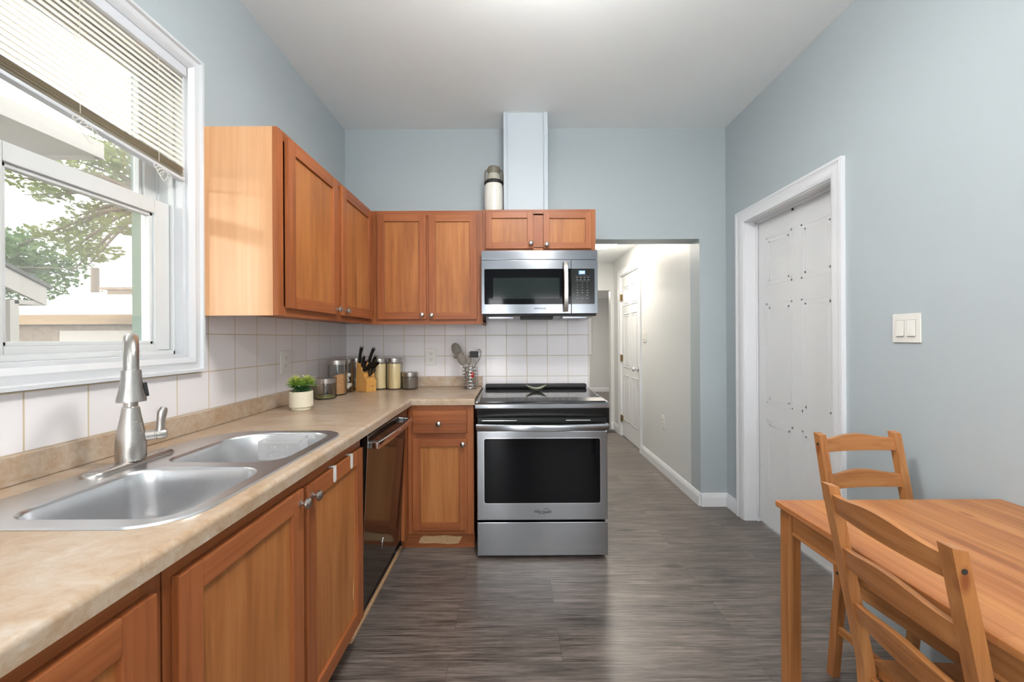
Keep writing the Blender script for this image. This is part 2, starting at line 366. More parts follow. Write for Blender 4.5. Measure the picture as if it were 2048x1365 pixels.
def fill(bm, outlines, z):
    es = []
    for o in outlines:
        vs = [bm.verts.new((x, y, z)) for x, y in o]
        es += [bm.edges.new((vs[i], vs[(i + 1) % len(vs)])) for i in range(len(vs))]
    r = bmesh.ops.triangle_fill(bm, use_beauty=True, use_dissolve=False, edges=es, normal=(0, 0, 1))
    return [f for f in r['geom'] if isinstance(f, bmesh.types.BMFace)]

def prism(bm, poly, T, n0, n1, mi=0, bev=0.0):
    """poly of (u, v) extruded from n0 to n1 through T(u, v, n)"""
    a = [bm.verts.new(T(u, v, n0)) for u, v in poly]; b = [bm.verts.new(T(u, v, n1)) for u, v in poly]
    fs = loft(bm, [a, b], mi=mi)
    if bev:
        es = list({e for f in fs for e in f.edges}); bmesh.ops.bevel(bm, geom=es, offset=bev, segments=2, affect='EDGES', profile=.5)

def worldpos(o):
    p = Vector((0, 0, 0))
    while o: p += o.location; o = o.parent
    return p

def obj(name, bm, mat, parent=None, local=False, smooth=40, origin=None):
    bmesh.ops.recalc_face_normals(bm, faces=bm.faces[:])
    me = bpy.data.meshes.new(name)
    if not local:
        if parent is not None: off = worldpos(parent)
        elif origin is not None: off = Vector(origin)
        else:
            xs = [v.co for v in bm.verts]
            off = Vector(((min(c.x for c in xs) + max(c.x for c in xs)) / 2, (min(c.y for c in xs) + max(c.y for c in xs)) / 2, min(c.z for c in xs)))
        bmesh.ops.translate(bm, verts=bm.verts[:], vec=-off)
    bm.to_mesh(me); bm.free()
    me.polygons.foreach_set('use_smooth', [True] * len(me.polygons)); me.set_sharp_from_angle(angle=R(smooth))
    for m in (mat if isinstance(mat, (list, tuple)) else [mat]): me.materials.append(m)
    o = bpy.data.objects.new(name, me); C.objects.link(o)
    if len(me.polygons) < 3000: wn_ = o.modifiers.new('weighted', 'WEIGHTED_NORMAL'); wn_.keep_sharp = True; wn_.weight = 60
    if parent is not None: o.parent = parent
    elif not local: o.location = off
    return o

def tag(o, label=None, cat=None, group=None, kind=None):
    if label: o['label'] = label
    if cat: o['category'] = cat
    if group: o['group'] = group
    if kind: o['kind'] = kind
    return o

def thing(name, label, cat, loc, group=None, kind=None):
    o = bpy.data.objects.new(name, None); o.empty_display_size = .05; C.objects.link(o); o.location = loc
    return tag(o, label, cat, group, kind)

def struct(name, bm, mat, parent=None, label=None, cat=None):
    o = obj(name, bm, mat, parent)
    if parent is None: tag(o, label, cat, kind='structure')
    return o

def dup(o, parent=None):
    c = o.copy(); C.objects.link(c); c.parent = parent
    for ch in [k for k in bpy.data.objects if k.parent == o]: dup(ch, c)
    return c

def text(name, s, size, loc, rot, mat, parent, ext=.0006, align='CENTER', shear=0, squeeze=1.0):
    """lettering as a mesh part; s may be a list of (string, size, location)"""
    items = s if isinstance(s, list) else [(s, size, loc)]
    bm = bm_new(); po = worldpos(parent)
    for (q, sz, lc) in items:
        cu = bpy.data.curves.new(name, 'FONT'); cu.body = q; cu.size = sz; cu.extrude = ext; cu.align_x = align; cu.align_y = 'CENTER'; cu.shear = shear; cu.resolution_u = 3
        o = bpy.data.objects.new(name, cu); C.objects.link(o)
        me = bpy.data.meshes.new_from_object(o.evaluated_get(bpy.context.evaluated_depsgraph_get()))
        bpy.data.objects.remove(o); bpy.data.curves.remove(cu)
        me.transform(Matrix.Translation(Vector(lc)) @ Matrix.Rotation(rot[0], 4, 'X') @ Matrix.Diagonal((squeeze, 1, 1, 1)))
        bm.from_mesh(me); bpy.data.meshes.remove(me)
    return obj(name, bm, mat, parent)
FRONT = (R(90), 0, 0)

# frames: u along the wall, v up, n out of the wall
def TB(y): return lambda u, v, n: Vector((u, y - n, v))       # facing the room from the back wall
def TL(x): return lambda u, v, n: Vector((x + n, u, v))       # facing the room from the left wall
def TR(x): return lambda u, v, n: Vector((x - n, u, v))       # facing the room from the right wall
def ubox(bm, T, u0, u1, v0, v1, n0, n1, bev=0.0, seg=2, mi=0):
    a, b = T(u0, v0, n0), T(u1, v1, n1)
    return box(bm, a.x, b.x, a.y, b.y, a.z, b.z, bev, seg, mi)

def wall_with_holes(name, T, u0, u1, v0, v1, th, holes, mat):
    """solid wall, n from -th to 0, with rectangular holes"""
    us = sorted({u0, u1, *[h[0] for h in holes], *[h[1] for h in holes]}); vs = sorted({v0, v1, *[h[2] for h in holes], *[h[3] for h in holes]})
    bm = bm_new()
    inside = lambda a, b: any(h[0] < a < h[1] and h[2] < b < h[3] for h in holes)
    G = {}
    def vert(u, v, n):
        k = (u, v, n)
        if k not in G: G[k] = bm.verts.new(T(u, v, n))
        return G[k]
    nu, nv = len(us) - 1, len(vs) - 1
    solid = lambda i, j: 0 <= i < nu and 0 <= j < nv and not inside((us[i] + us[i + 1]) / 2, (vs[j] + vs[j + 1]) / 2)
    for i in range(nu):
        for j in range(nv):
            if not solid(i, j): continue
            a, b, c, d = us[i], us[i + 1], vs[j], vs[j + 1]
            for n in (0, -th): bm.faces.new([vert(a, c, n), vert(b, c, n), vert(b, d, n), vert(a, d, n)])
            for (di, dj, p, q) in ((-1, 0, (a, c), (a, d)), (1, 0, (b, c), (b, d)), (0, -1, (a, c), (b, c)), (0, 1, (a, d), (b, d))):
                if not solid(i + di, j + dj):
                    bm.faces.new([vert(*p, 0), vert(*q, 0), vert(*q, -th), vert(*p, -th)])
    return struct(name, bm, mat)

# ------------------------------------------------------------------ the room
XL, XR, YB, YR = -1.27, 1.62, 3.0, -2.6
bm = bm_new(); box(bm, -1.45, 3.0, YR - .15, 9.6, FZ - .1, FZ); struct('floor', bm, M['floor'])
bm = bm_new(); box(bm, -1.45, XR + .2, YR - .15, YB + .16, CEIL, CEIL + .1); struct('ceiling', bm, M['ceil'])
W1 = (.93, 1.533, 1.207, 2.33)
wl = wall_with_holes('wall_left', TL(XL), YR - .15, YB + .16, FZ, CEIL, .17, [W1, (-2.0, -.4, 1.55, 2.55)], M['wall'])
wb_ = wall_with_holes('wall_back', TB(YB), XL - .17, XR + .13, FZ, CEIL, .16, [(.578, 1.42, FZ - 1, 2.023)], M['wall'])
wr = wall_with_holes('wall_right', TR(XR), YR - .15, YB + .16, FZ, CEIL, .13, [(2.0, 2.76, FZ - 1, 2.078)], M['wall'])
wk = wall_with_holes('wall_rear', lambda u, v, n: Vector((u, YR + n, v)), XL - .17, XR + .13, FZ, CEIL, .15, [(-.55, -.12, FZ + .05, 2.15), (.4, 1.5, .78, 2.12)], M['wall'])
# backsplash tiles
bm = bm_new()
for (a, b, c, d) in ((-.5, 1.585, .95, 1.145), (1.585, YB - .008, .95, 1.40)):
    ubox(bm, TL(XL), a, b, c, d, 0, .008)
struct('backsplash_tile', bm, M['tile_l'], wl)
bm = bm_new(); ubox(bm, TB(YB), XL, .578, .90, 1.45, 0, .008); struct('backsplash_tile', bm, M['tile_b'], wb_)
# boxed chase above the cabinets
ch = thing('column', 'pale blue boxed pipe chase rising from the cabinets to the ceiling', 'column', (.096, 2.88, 2.134), kind='structure')
bm = bm_new(); box(bm, -.058, .250, 2.785, YB, 2.136, CEIL); obj('boxing', bm, M['chase'], ch)
for x0, x1 in ((-.060, -.030), (.222, .252)):
    bm = bm_new(); box(bm, x0, x1, 2.774, 2.786, 2.136, CEIL, .003); box(bm, x0 + (.02 if x0 < 0 else 0), x0 + (.03 if x0 < 0 else .01), 2.770, 2.786, 2.136, CEIL, .003); obj('edge_trim', bm, M['chase'], ch)

# hallway and the room beyond
HX, HE, HC = 1.42, 5.55, 2.336
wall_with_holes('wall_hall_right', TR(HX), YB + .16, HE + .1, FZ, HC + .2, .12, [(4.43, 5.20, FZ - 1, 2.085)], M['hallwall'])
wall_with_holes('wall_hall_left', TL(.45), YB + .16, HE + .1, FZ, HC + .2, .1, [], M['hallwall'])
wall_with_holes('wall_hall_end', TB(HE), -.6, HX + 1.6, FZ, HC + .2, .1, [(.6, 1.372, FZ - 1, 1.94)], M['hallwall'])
bm = bm_new(); box(bm, .3, HX + .2, YB + .16, HE + .1, HC, HC + .1); struct('ceiling_hall', bm, M['ceil'])
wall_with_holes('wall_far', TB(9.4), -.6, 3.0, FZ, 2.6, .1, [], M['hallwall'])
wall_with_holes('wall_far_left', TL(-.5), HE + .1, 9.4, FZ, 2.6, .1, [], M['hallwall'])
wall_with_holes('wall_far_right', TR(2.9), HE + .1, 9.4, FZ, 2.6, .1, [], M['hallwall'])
bm = bm_new(); box(bm, -.6, 3.0, HE + .1, 9.5, 2.2, 2.3); struct('ceiling_far', bm, M['ceil'])

def casing_profile(w, d):
    return [(0, 0), (w, 0), (w, d), (w * .82, d), (w * .74, d * .72), (w * .5, d * .62), (w * .32, d * .78), (w * .1, d * .55), (0, d * .4)]

def casing(bm, T, u0, u1, v0, v1, w, d, bottom=True):
    """moulded frame round an opening, mitred corners; (u0,u1,v0,v1) the inner edge"""
    prof = casing_profile(w, d)
    corners = [(u0, v0, -1, -1), (u0, v1, -1, 1), (u1, v1, 1, 1), (u1, v0, 1, -1)]
    loops = []
    for (u, v, su, sv) in corners:
        loops.append([bm.verts.new(T(u + su * p, v + (sv * p if (bottom or sv > 0) else 0), q)) for p, q in prof])
    seq = loops + ([loops[0]] if bottom else [])
    loft(bm, seq, not bottom, not bottom)

def baseboard(name, T, u0, u1, h=.1):
    bm = bm_new()
    poly = [(0, 0), (.016, 0), (.016, h * .62), (.012, h * .68), (.012, h * .78), (.007, h * .92), (.004, h), (0, h)]
    a = [bm.verts.new(T(u0, FZ + q, p)) for p, q in poly]; b = [bm.verts.new(T(u1, FZ + q, p)) for p, q in poly]
    loft(bm, [a, b]); return struct(name, bm, M['trim'])
baseboard('baseboard_back', TB(YB), HX + .001, XR, .1)
baseboard('baseboard_right_corner', TR(XR), 2.85, YB - .017, .1)
baseboard('baseboard_hall', TR(HX), YB + .0, 4.36, .1)
baseboard('baseboard_hall_end', TR(HX), 5.27, HE, .1)
baseboard('baseboard_end_wall', TB(HE), 1.373, HX - .017, .1)
baseboard('baseboard_far', TB(9.4), -.5, 2.9, .1)
# window frame edge on the far wall of the room beyond
bm = bm_new(); casing(bm, TB(9.4), .95, 1.80, .95, 1.9, .07, .02); struct('trim_far_window', bm, M['trim'])

def panel_slab(bm, T, u0, u1, v0, v1, th, rows, hh):
    ubox(bm, T, u0, u1, v0, v1, -th, 0, .002)
    W_ = u1 - u0
    for (a, b) in rows:
        for c in (0, 1):
            p0 = u0 + W_ * (.12 if c == 0 else .55); p1 = p0 + W_ * .33
            for (i, n) in ((0, hh), (.028, hh * .7)):
                q0, q1, r0, r1 = p0 + i, p1 - i, a + i, b - i
                t = .010
                ubox(bm, T, q0, q1, r0, r0 + t, 0, n, n * .4); ubox(bm, T, q0, q1, r1 - t, r1, 0, n, n * .4)
                ubox(bm, T, q0, q0 + t, r0, r1, 0, n, n * .4); ubox(bm, T, q1 - t, q1, r0, r1, 0, n, n * .4)
            ubox(bm, T, p0 + .05, p1 - .05, a + .05, b - .05, 0, hh * .5, hh * .3)

# door_1: right wall of the kitchen, set deep in its jamb
d1 = thing('door_1', 'plain white panelled door set deep in the pale blue right wall', 'door', (XR, 2.38, FZ), kind='structure')
bm = bm_new(); casing(bm, TR(XR), 2.0, 2.76, FZ, 2.078, .078, .022, bottom=False); obj('casing', bm, M['trim'], d1)
bm = bm_new()
ubox(bm, TR(XR), 2.0, 2.004, FZ, 2.076, -.13, .001); ubox(bm, TR(XR), 2.756, 2.76, FZ, 2.076, -.13, .001); ubox(bm, TR(XR), 2.0, 2.76, 2.072, 2.0785, -.13, .001)
ubox(bm, TR(XR), 2.745, 2.76, FZ, 2.07, -.085, -.075, .001); ubox(bm, TR(XR), 2.0, 2.76, 2.058, 2.074, -.087, -.075, .001); obj('jamb', bm, M['trim'], d1)
bm = bm_new(); panel_slab(bm, TR(XR + .09), 2.004, 2.752, FZ + .012, 2.07, .035, [(1.62, 1.94), (.83, 1.50), (.2, .72)], .0009); slab = obj('door_panel', bm, M['doorwhite'], d1)
bm = bm_new(); ubox(bm, TR(XR + .09), 2.40, 2.41, 2.045, 2.073, .001, .008, .001); ubox(bm, TR(XR + .09), 2.385, 2.41, 2.06, 2.073, .001, .014, .001); obj('hook', bm, M['blackmat'], slab)
# door_2: hallway
d2 = thing('door_2', 'white six panel hallway door with round knob and brass hinges', 'door', (HX, 4.8, FZ), kind='structure')
bm = bm_new(); casing(bm, TR(HX), 4.43, 5.20, FZ, 2.085, .07, .02, bottom=False); obj('casing', bm, M['trim'], d2)
bm = bm_new(); ubox(bm, TR(HX), 4.429, 4.445, FZ, 2.085, -.12, .001); ubox(bm, TR(HX), 5.185, 5.201, FZ, 2.085, -.12, .001); ubox(bm, TR(HX), 4.43, 5.20, 2.07, 2.086, -.12, .001); obj('jamb', bm, M['trim'], d2)
bm = bm_new(); panel_slab(bm, TR(HX + .012), 4.447, 5.182, FZ + .012, 2.068, .035, [(1.68, 1.93), (.9, 1.58), (.22, .8)], .006); slab = obj('door_panel', bm, M['doorwhite'], d2)
bm = bm_new(); lathe(bm, (HX + .012, 4.515, .915), [(.03, 0), (.03, .006), (.012, .012), (.012, .035), (.026, .042), (.029, .055), (.024, .068), (.008, .073)], (-1, 0, 0), 20); obj('knob', bm, M['chrome'], slab)
for z in (1.80, 1.01, .22):
    bm = bm_new(); cyl(bm, (HX - .006, 5.184, z - .045), (HX - .006, 5.184, z + .045), .008, seg=10); box(bm, HX - .004, HX + .010, 5.15, 5.19, z - .04, z + .04); obj('hinge', bm, M['brass'], d2)

# ------------------------------------------------------------------ window_1, left wall above the sink
w1 = thing('window_1', 'white double hung window above the sink with raised cream blind', 'window', (XL, 1.23, 1.2), kind='structure')
u0, u1, v0, v1 = W1
bm = bm_new(); casing(bm, TL(XL), u0, u1, v0, v1, .058, .032); obj('casing', bm, M['trimwin'], w1)
bm = bm_new()   # jamb liner
ubox(bm, TL(XL), u0 - .001, u0 + .012, v0, v1, -.16, 0); ubox(bm, TL(XL), u1 - .012, u1 + .001, v0, v1, -.16, 0)
ubox(bm, TL(XL), u0, u1, v0 - .001, v0 + .014, -.16, .004, .002); ubox(bm, TL(XL), u0, u1, v1 - .012, v1 + .001, -.16, 0); obj('jamb', bm, M['trimwin'], w1)
def sash(name, n0, n1, a, b, c, d, st, rt, rb):
    bm = bm_new(); T = TL(XL)
    for (p, q, r_, s_) in ((a, a + st, c, d), (b - st, b, c, d), (a + st, b - st, c, c + rb), (a + st, b - st, d - rt, d)):
        ubox(bm, T, p, q, r_, s_, n0, n1, .003)
    i = .012   # glazing bead step
    for (p, q, r_, s_) in ((a + st, a + st + i, c + rb, d - rt), (b - st - i, b - st, c + rb, d - rt), (a + st, b - st, c + rb, c + rb + i), (a + st, b - st, d - rt - i, d - rt)):
        ubox(bm, T, p, q, r_, s_, n0 + .006, n1 - .009, .002)
    s = obj(name, bm, M['vinyl'], w1)
    bm = bm_new(); nm = (n0 + n1) / 2 - .004; ubox(bm, T, a + st - .004, b - st + .004, c + rb - .004, d - rt + .004, nm - .002, nm + .002); obj('pane', bm, M['hazepane'], s)
    return s
ua, ub = u0 + .012, u1 - .012
bm = bm_new(); T = TL(XL)       # fixed unit frame with tracks
for p, q in ((ua, ua + .010), (ub - .010, ub)):
    ubox(bm, T, p, q, v0 + .014, v1 - .012, -.15, -.03, .002)
for p in (ua + .010, ub - .018):
    ubox(bm, T, p, p + .008, v0 + .014, v1 - .012, -.086, -.080); ubox(bm, T, p, p + .008, v0 + .014, v1 - .012, -.128, -.122)
ubox(bm, T, ua, ub, v0 + .014, v0 + .030, -.15, -.03, .002); ubox(bm, T, ua, ub, v1 - .03, v1 - .012, -.15, -.03, .002); obj('window_frame', bm, M['vinyl'], w1)
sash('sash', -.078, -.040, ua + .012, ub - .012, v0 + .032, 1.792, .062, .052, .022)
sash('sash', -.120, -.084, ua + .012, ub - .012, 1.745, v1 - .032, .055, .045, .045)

# added_window_2 and added_window_3: openings added in unseen walls to carry the fill lights
w2 = thing('added_window_2', 'white framed window added out of view in the left wall', 'window', (XL, -1.25, .95), kind='structure')
bm = bm_new(); casing(bm, TL(XL), -2.0, -.4, 1.55, 2.55, .058, .03); obj('casing', bm, M['trimwin'], w2)
bm = bm_new()
for p, q, r_, s_ in ((-2.0, -1.95, 1.55, 2.55), (-.45, -.4, 1.55, 2.55), (-2.0, -.4, 1.55, 1.6), (-2.0, -.4, 2.5, 2.55), (-1.22, -1.18, 1.55, 2.55)): ubox(bm, TL(XL), p, q, r_, s_, -.1, -.05)
obj('window_frame', bm, M['vinyl'], w2)
bm = bm_new(); ubox(bm, TL(XL), -1.97, -.43, 1.57, 2.53, -.078, -.072); obj('pane', bm, translucent('sun_blocking_pane', (.8, .8, .8, 1), .6), w2)  # frosting added to stop direct sun entering here
w3 = thing('added_window_3', 'glazed back door added in the unseen rear wall', 'door', (.35, YR, FZ), kind='structure')
bm = bm_new(); TK = lambda u, v, n: Vector((u, YR + n, v)); casing(bm, TK, -.55, -.12, FZ, 2.15, .058, .03, False); obj('casing', bm, M['trimwin'], w3)
bm = bm_new()
for p, q, r_, s_ in ((-.55, -.47, .04, 2.15), (-.20, -.12, .04, 2.15), (-.47, -.20, .04, .14), (-.47, -.20, 2.07, 2.15)): ubox(bm, TK, p, q, r_, s_, -.1, -.04)
obj('window_frame', bm, M['vinyl'], w3)
bm = bm_new(); ubox(bm, TK, -.47, -.20, .14, 2.07, -.072, -.068); obj('pane', bm, M['glass'], w3)

w4 = thing('added_window_4', 'white framed window added in the unseen rear wall', 'window', (.95, YR, .78), kind='structure')  # opening added out of view to hold the rear fill light
bm = bm_new(); casing(bm, TK, .4, 1.5, .78, 2.12, .058, .02); obj('casing', bm, M['trimwin'], w4)
bm = bm_new()
for p, q, r_, s_ in ((.4, .44, .78, 2.12), (1.46, 1.5, .78, 2.12), (.4, 1.5, .78, .82), (.4, 1.5, 2.08, 2.12)): ubox(bm, TK, p, q, r_, s_, -.12, -.07)
obj('window_frame', bm, M['vinyl'], w4)

# blind
bl = thing('window_blind', 'half raised cream slatted blind hanging askew in the window above the sink', 'blind', (XL, 1.23, 2.33))
bm = bm_new(); box(bm, XL - .012, XL + .022, ua + .002, ub - .002, 2.285, 2.322, .004); obj('headrail', bm, M['blindrail'], bl)
ns = 17
slat_m = bm_new(); yl, yr = ua + .006, ub - .006
def slat(bm, zl, zr, tilt, wd=.0255):
    cur = []
    for y, z in ((yl, zl), (yr, zr)):
        row = []
        for k in range(5):
            t = (k / 4 - .5); dx = t * wd * math.cos(tilt); dz = t * wd * math.sin(tilt); cv = .0022 * (1 - 4 * t * t)
            row.append(Vector((XL + .004 + dx - cv * math.sin(tilt), y, z + dz + cv * math.cos(tilt))))
        cur.append(row)
    up = [[bm.verts.new(p) for p in row] for row in cur]
    loft(bm, up, False, False, closed=False)
for k in range(ns):
    zr = 2.276 - .0203 * k; zl = 2.280 - .0176 * k
    bm = bm_new(); slat(bm, zl, zr, R(-58)); s = obj('slat', bm, M['slat'], bl); s['kind'] = 'thing'
zr0, zl0 = 2.276 - .0203 * ns + .012, 2.280 - .0176 * ns + .012
bm = bm_new()
for k in range(8): slat(bm, zl0 - .010 - k * .0042, zr0 - .010 - k * .0046, R(-8 + 4 * (k % 2)), .025 + .0015 * (k % 3))
s = obj('gathered_slats', bm, plain('gathered_slat_edges', lin(214, 204, 184), .5), bl)
bm = bm_new(); vs = box(bm, XL - .009, XL + .017, yl, yr, 0, .012, .003)
for v in vs: t = (v.co.y - yl) / (yr - yl); v.co.z += (zl0 - .058) * (1 - t) + (zr0 - .062) * t
obj('bottom_rail', bm, M['blindrail'], bl)
for y in (1.145, 1.40):
    t = (y - yl) / (yr - yl); zb = (zl0 - .04) * (1 - t) + (zr0 - .045) * t
    bm = bm_new(); tube(bm, [(XL + .019, y, 2.285), (XL + .019, y, zb)], .0007, 6)
    for k in range(4):
        a = .010 + .004 * k; pts = [(XL + .021 + .002 * k + .004 * math.sin(q * 2.1), y + .012 * (k - 1) * .8 + a * math.sin(q), zb - .012 - .006 * k - (a + .006) * (1 - math.cos(q)) * .8) for q in [i * math.pi / 8 for i in range(16)]]
        tube(bm, pts, .0009, 5, closed=True)
    obj('lift_cord', bm, M['cord'], bl)

# ------------------------------------------------------------------ cabinets
def knob(parent, T, u, v):
    bm = bm_new(); c = T(u, v, 0); ax = T(u, v, 1) - c
    lathe(bm, c, [(.0095, 0), (.0095, .002), (.0055, .004), (.0050, .012), (.0125, .0155), (.0158, .020), (.0150, .025), (.0100, .0285), (.003, .030)], ax, 20)
    return obj('knob', bm, M['nickel'], parent)

def shaker(parent, T, u0, u1, v0, v1, rail='X', fr=.052, th=.019, knob_at=None, name='door', label=None):
    bm = bm_new(); b = .0025
    ubox(bm, T, u0, u0 + fr, v0, v1, 0, th, b, mi=0); ubox(bm, T, u1 - fr, u1, v0, v1, 0, th, b, mi=0)
    ubox(bm, T, u0 + fr - .001, u1 - fr + .001, v0, v0 + fr, 0, th, b, mi=1); ubox(bm, T, u0 + fr - .001, u1 - fr + .001, v1 - fr, v1, 0, th, b, mi=1)
    d = obj(name, bm, [M['cabZ'], M['cab' + rail]], parent)
    bm = bm_new(); ubox(bm, T, u0 + fr - .004, u1 - fr + .004, v0 + fr - .004, v1 - fr + .004, .003, .009); obj('panel', bm, M['panel'], d)
    if knob_at: knob(d, lambda u, v, n: T(u, v, n + th), *knob_at)
    return d

# left upper cabinet
ul = thing('upper_cabinet', 'two door maple wall cabinet beside the window with bright plain end panel', 'cabinet', (-1.1, 2.12, 1.372))
bm = bm_new(); box(bm, XL + .002, -.9655, 1.596, 2.985, 2.116, 2.134); box(bm, XL + .002, -.9655, 1.596, 2.985, 1.390, 1.405); box(bm, XL + .002, XL + .012, 1.596, 2.985, 1.405, 2.116); obj('carcass', bm, M['cabY'], ul)
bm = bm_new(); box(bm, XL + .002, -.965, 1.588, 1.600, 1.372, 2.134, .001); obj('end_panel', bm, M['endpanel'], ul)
bm = bm_new(); T = TL(-.945)
ubox(bm, T, 1.588, 1.630, 1.372, 2.134, -.020, 0, .001); ubox(bm, T, 2.085, 2.165, 1.41, 2.10, -.020, 0); ubox(bm, T, 2.60, 2.648, 1.372, 2.134, -.020, 0)
ubox(bm, T, 1.63, 2.60, 2.095, 2.134, -.020, 0, mi=1); ubox(bm, T, 1.63, 2.60, 1.372, 1.412, -.020, 0, mi=1); obj('face_frame', bm, [M['cabZ'], M['cabY']], ul)
shaker(ul, T, 1.637, 2.103, 1.405, 2.115, 'Y', .056, knob_at=(2.078, 1.433))
shaker(ul, T, 2.158, 2.612, 1.405, 2.115, 'Y', .056, knob_at=(2.186, 1.433))
# back tall upper cabinet
ut = thing('upper_cabinet', 'two door maple wall cabinet in the corner left of the microwave', 'cabinet', (-.57, 2.82, 1.372))
YF = 2.65; T = TB(YF)
bm = bm_new(); box(bm, -.943, -.202, YF + .02, 2.99, 2.116, 2.134); box(bm, -.943, -.202, YF + .02, 2.99, 1.39, 1.405); box(bm, -.943, -.933, YF + .02, 2.99, 1.40, 2.12); box(bm, -.218, -.202, YF + .02, 2.99, 1.372, 2.134); obj('carcass', bm, M['cabX'], ut)
bm = bm_new()
ubox(bm, T, -.9445, -.895, 1.372, 2.134, -.02, 0); ubox(bm, T, -.60, -.54, 1.41, 2.10, -.02, 0); ubox(bm, T, -.25, -.2015, 1.372, 2.134, -.02, 0, .001)
ubox(bm, T, -.895, -.25, 2.095, 2.134, -.02, 0, mi=1); ubox(bm, T, -.895, -.25, 1.372, 1.412, -.02, 0, mi=1); obj('face_frame', bm, [M['cabZ'], M['cabX']], ut)
shaker(ut, T, -.903, -.578, 1.405, 2.105, 'X', .047, knob_at=(-.603, 1.433))
shaker(ut, T, -.560, -.240, 1.402, 2.103, 'X', .047, knob_at=(-.540, 1.430))
# small cabinet above the microwave
us_ = thing('upper_cabinet', 'short maple wall cabinet with two small doors above the microwave', 'cabinet', (.18, 2.82, 1.85))
bm = bm_new(); box(bm, -.199, .556, YF + .02, 2.99, 2.12, 2.137); box(bm, -.199, .556, YF + .02, 2.99, 1.853, 1.868); box(bm, -.199, -.185, YF + .02, 2.99, 1.86, 2.13); box(bm, .542, .557, YF + .02, 2.99, 1.853, 2.137, .001); obj('carcass', bm, M['cabX'], us_)
bm = bm_new()
ubox(bm, T, -.2005, -.165, 1.853, 2.138, -.02, 0, .001); ubox(bm, T, .12, .225, 1.88, 2.11, -.02, 0); ubox(bm, T, .52, .558, 1.853, 2.138, -.02, 0, .001)
ubox(bm, T, -.165, .52, 2.10, 2.138, -.02, 0, mi=1); ubox(bm, T, -.165, .52, 1.853, 1.885, -.02, 0, mi=1); obj('face_frame', bm, [M['cabZ'], M['cabX']], us_)
shaker(us_, T, -.180, .140, 1.873, 2.118, 'X', .042, knob_at=(.122, 1.905))
shaker(us_, T, .206, .528, 1.871, 2.115, 'X', .042, knob_at=(.228, 1.897))

# base cabinets
def base_frame_left(parent, y0, y1, mid=None):
    T = TL(-.64); bm = bm_new()
    box(bm, XL + .005, -.661, y0, y0 + .016, FZ + .1, .872); box(bm, XL + .005, -.661, y1 - .016, y1, FZ + .1, .872); box(bm, XL + .005, -.661, y0 + .016, y1 - .016, .10, .116)
    obj('carcass', bm, M['cabY'], parent)
    bm = bm_new()
    ubox(bm, T, y0, y0 + .04, .10, .874, -.02, 0, .001); ubox(bm, T, y1 - .04, y1, .10, .874, -.02, 0, .001)
    ubox(bm, T, y0 + .04, y1 - .04, .80, .874, -.02, 0, mi=1); ubox(bm, T, y0 + .04, y1 - .04, .10, .15, -.02, 0, mi=1)
    if mid: ubox(bm, T, mid - .03, mid + .03, .15, .80, -.02, 0)
    obj('face_frame', bm, [M['cabZ'], M['cabY']], parent)
    bm = bm_new(); box(bm, -.715, -.700, y0, y1, FZ, .10); obj('toe_kick', bm, M['cabY'], parent)
T = TL(-.64)
bn = thing('base_cabinet', 'maple base cabinet at the near end of the counter, before the sink', 'cabinet', (-.95, .4, FZ))
base_frame_left(bn, .10, .714)
shaker(bn, T, .13, .688, .132, .835, 'Y', .062)
bs = thing('base_cabinet', 'maple sink base cabinet with two round knobs and hooks over one door', 'cabinet', (-.95, 1.18, FZ))
base_frame_left(bs, .718, 1.645, 1.18)
shaker(bs, T, .735, 1.170, .132, .835, 'Y', .056, knob_at=(1.150, .797))
dd = shaker(bs, T, 1.190, 1.628, .132, .830, 'Y', .056, knob_at=(1.218, .793))
bm = bm_new(); prism(bm, [(1.545, .252), (1.548, .262), (1.551, .30), (1.549, .335), (1.546, .30), (1.544, .27)], TL(-.64), .0085, .0096); obj('scratch', bm, plain('pale_scratched_wood', lin(214, 170, 124), .7), dd)
bb = thing('base_cabinet', 'narrow maple base cabinet with one drawer and one door beside the stove', 'cabinet', (-.44, 2.7, FZ))
T = TB(2.39); bm = bm_new()
box(bm, -.64, -.625, 2.411, 2.985, .10, .872); box(bm, -.257, -.242, 2.411, 2.985, FZ + .1, .872); box(bm, -.625, -.257, 2.411, 2.985, .10, .116); obj('carcass', bm, M['cabX'], bb)
bm = bm_new()
ubox(bm, T, -.639, -.585, .092, .874, -.02, 0, .001); ubox(bm, T, -.30, -.241, .092, .874, -.02, 0, .001)
for a, b in ((.835, .874), (.665, .715), (.092, .14)): ubox(bm, T, -.585, -.30, a, b, -.02, 0, mi=1)
obj('face_frame', bm, [M['cabZ'], M['cabX']], bb)
bm = bm_new(); ubox(bm, T, -.607, -.280, .706, .842, 0, .019, .003); dr = obj('drawer', bm, M['cabX'], bb); knob(dr, TB(2.371), -.447, .766)
shaker(bb, T, -.607, -.280, .122, .672, 'X', .047, knob_at=(-.303, .643))
bm = bm_new(); box(bm, -.69, -.241, 2.425, 2.44, FZ, .092); tk = obj('toe_kick', bm, M['cabX'], bb)
bm = bm_new(); prism(bm, [(-.585, .022), (-.55, .018), (-.48, .020), (-.40, .013), (-.34, .018), (-.325, .045), (-.318, .062), (-.36, .060), (-.42, .068), (-.50, .062), (-.555, .066), (-.575, .05)], TB(2.425), .0002, .0012); obj('worn_patch', bm, M['rawwood'], tk)
fl = thing('filler_panel', 'narrow upright maple filler strip between the dishwasher and the corner', 'cabinet panel', (-.655, 2.35, .1))
bm = bm_new(); prism(bm, [(2.325, .874), (2.388, .874), (2.388, .092), (2.305, .092), (2.312, .3), (2.318, .6)], TL(-.64), -.02, 0, bev=.001); obj('board', bm, M['cabZ'], fl)
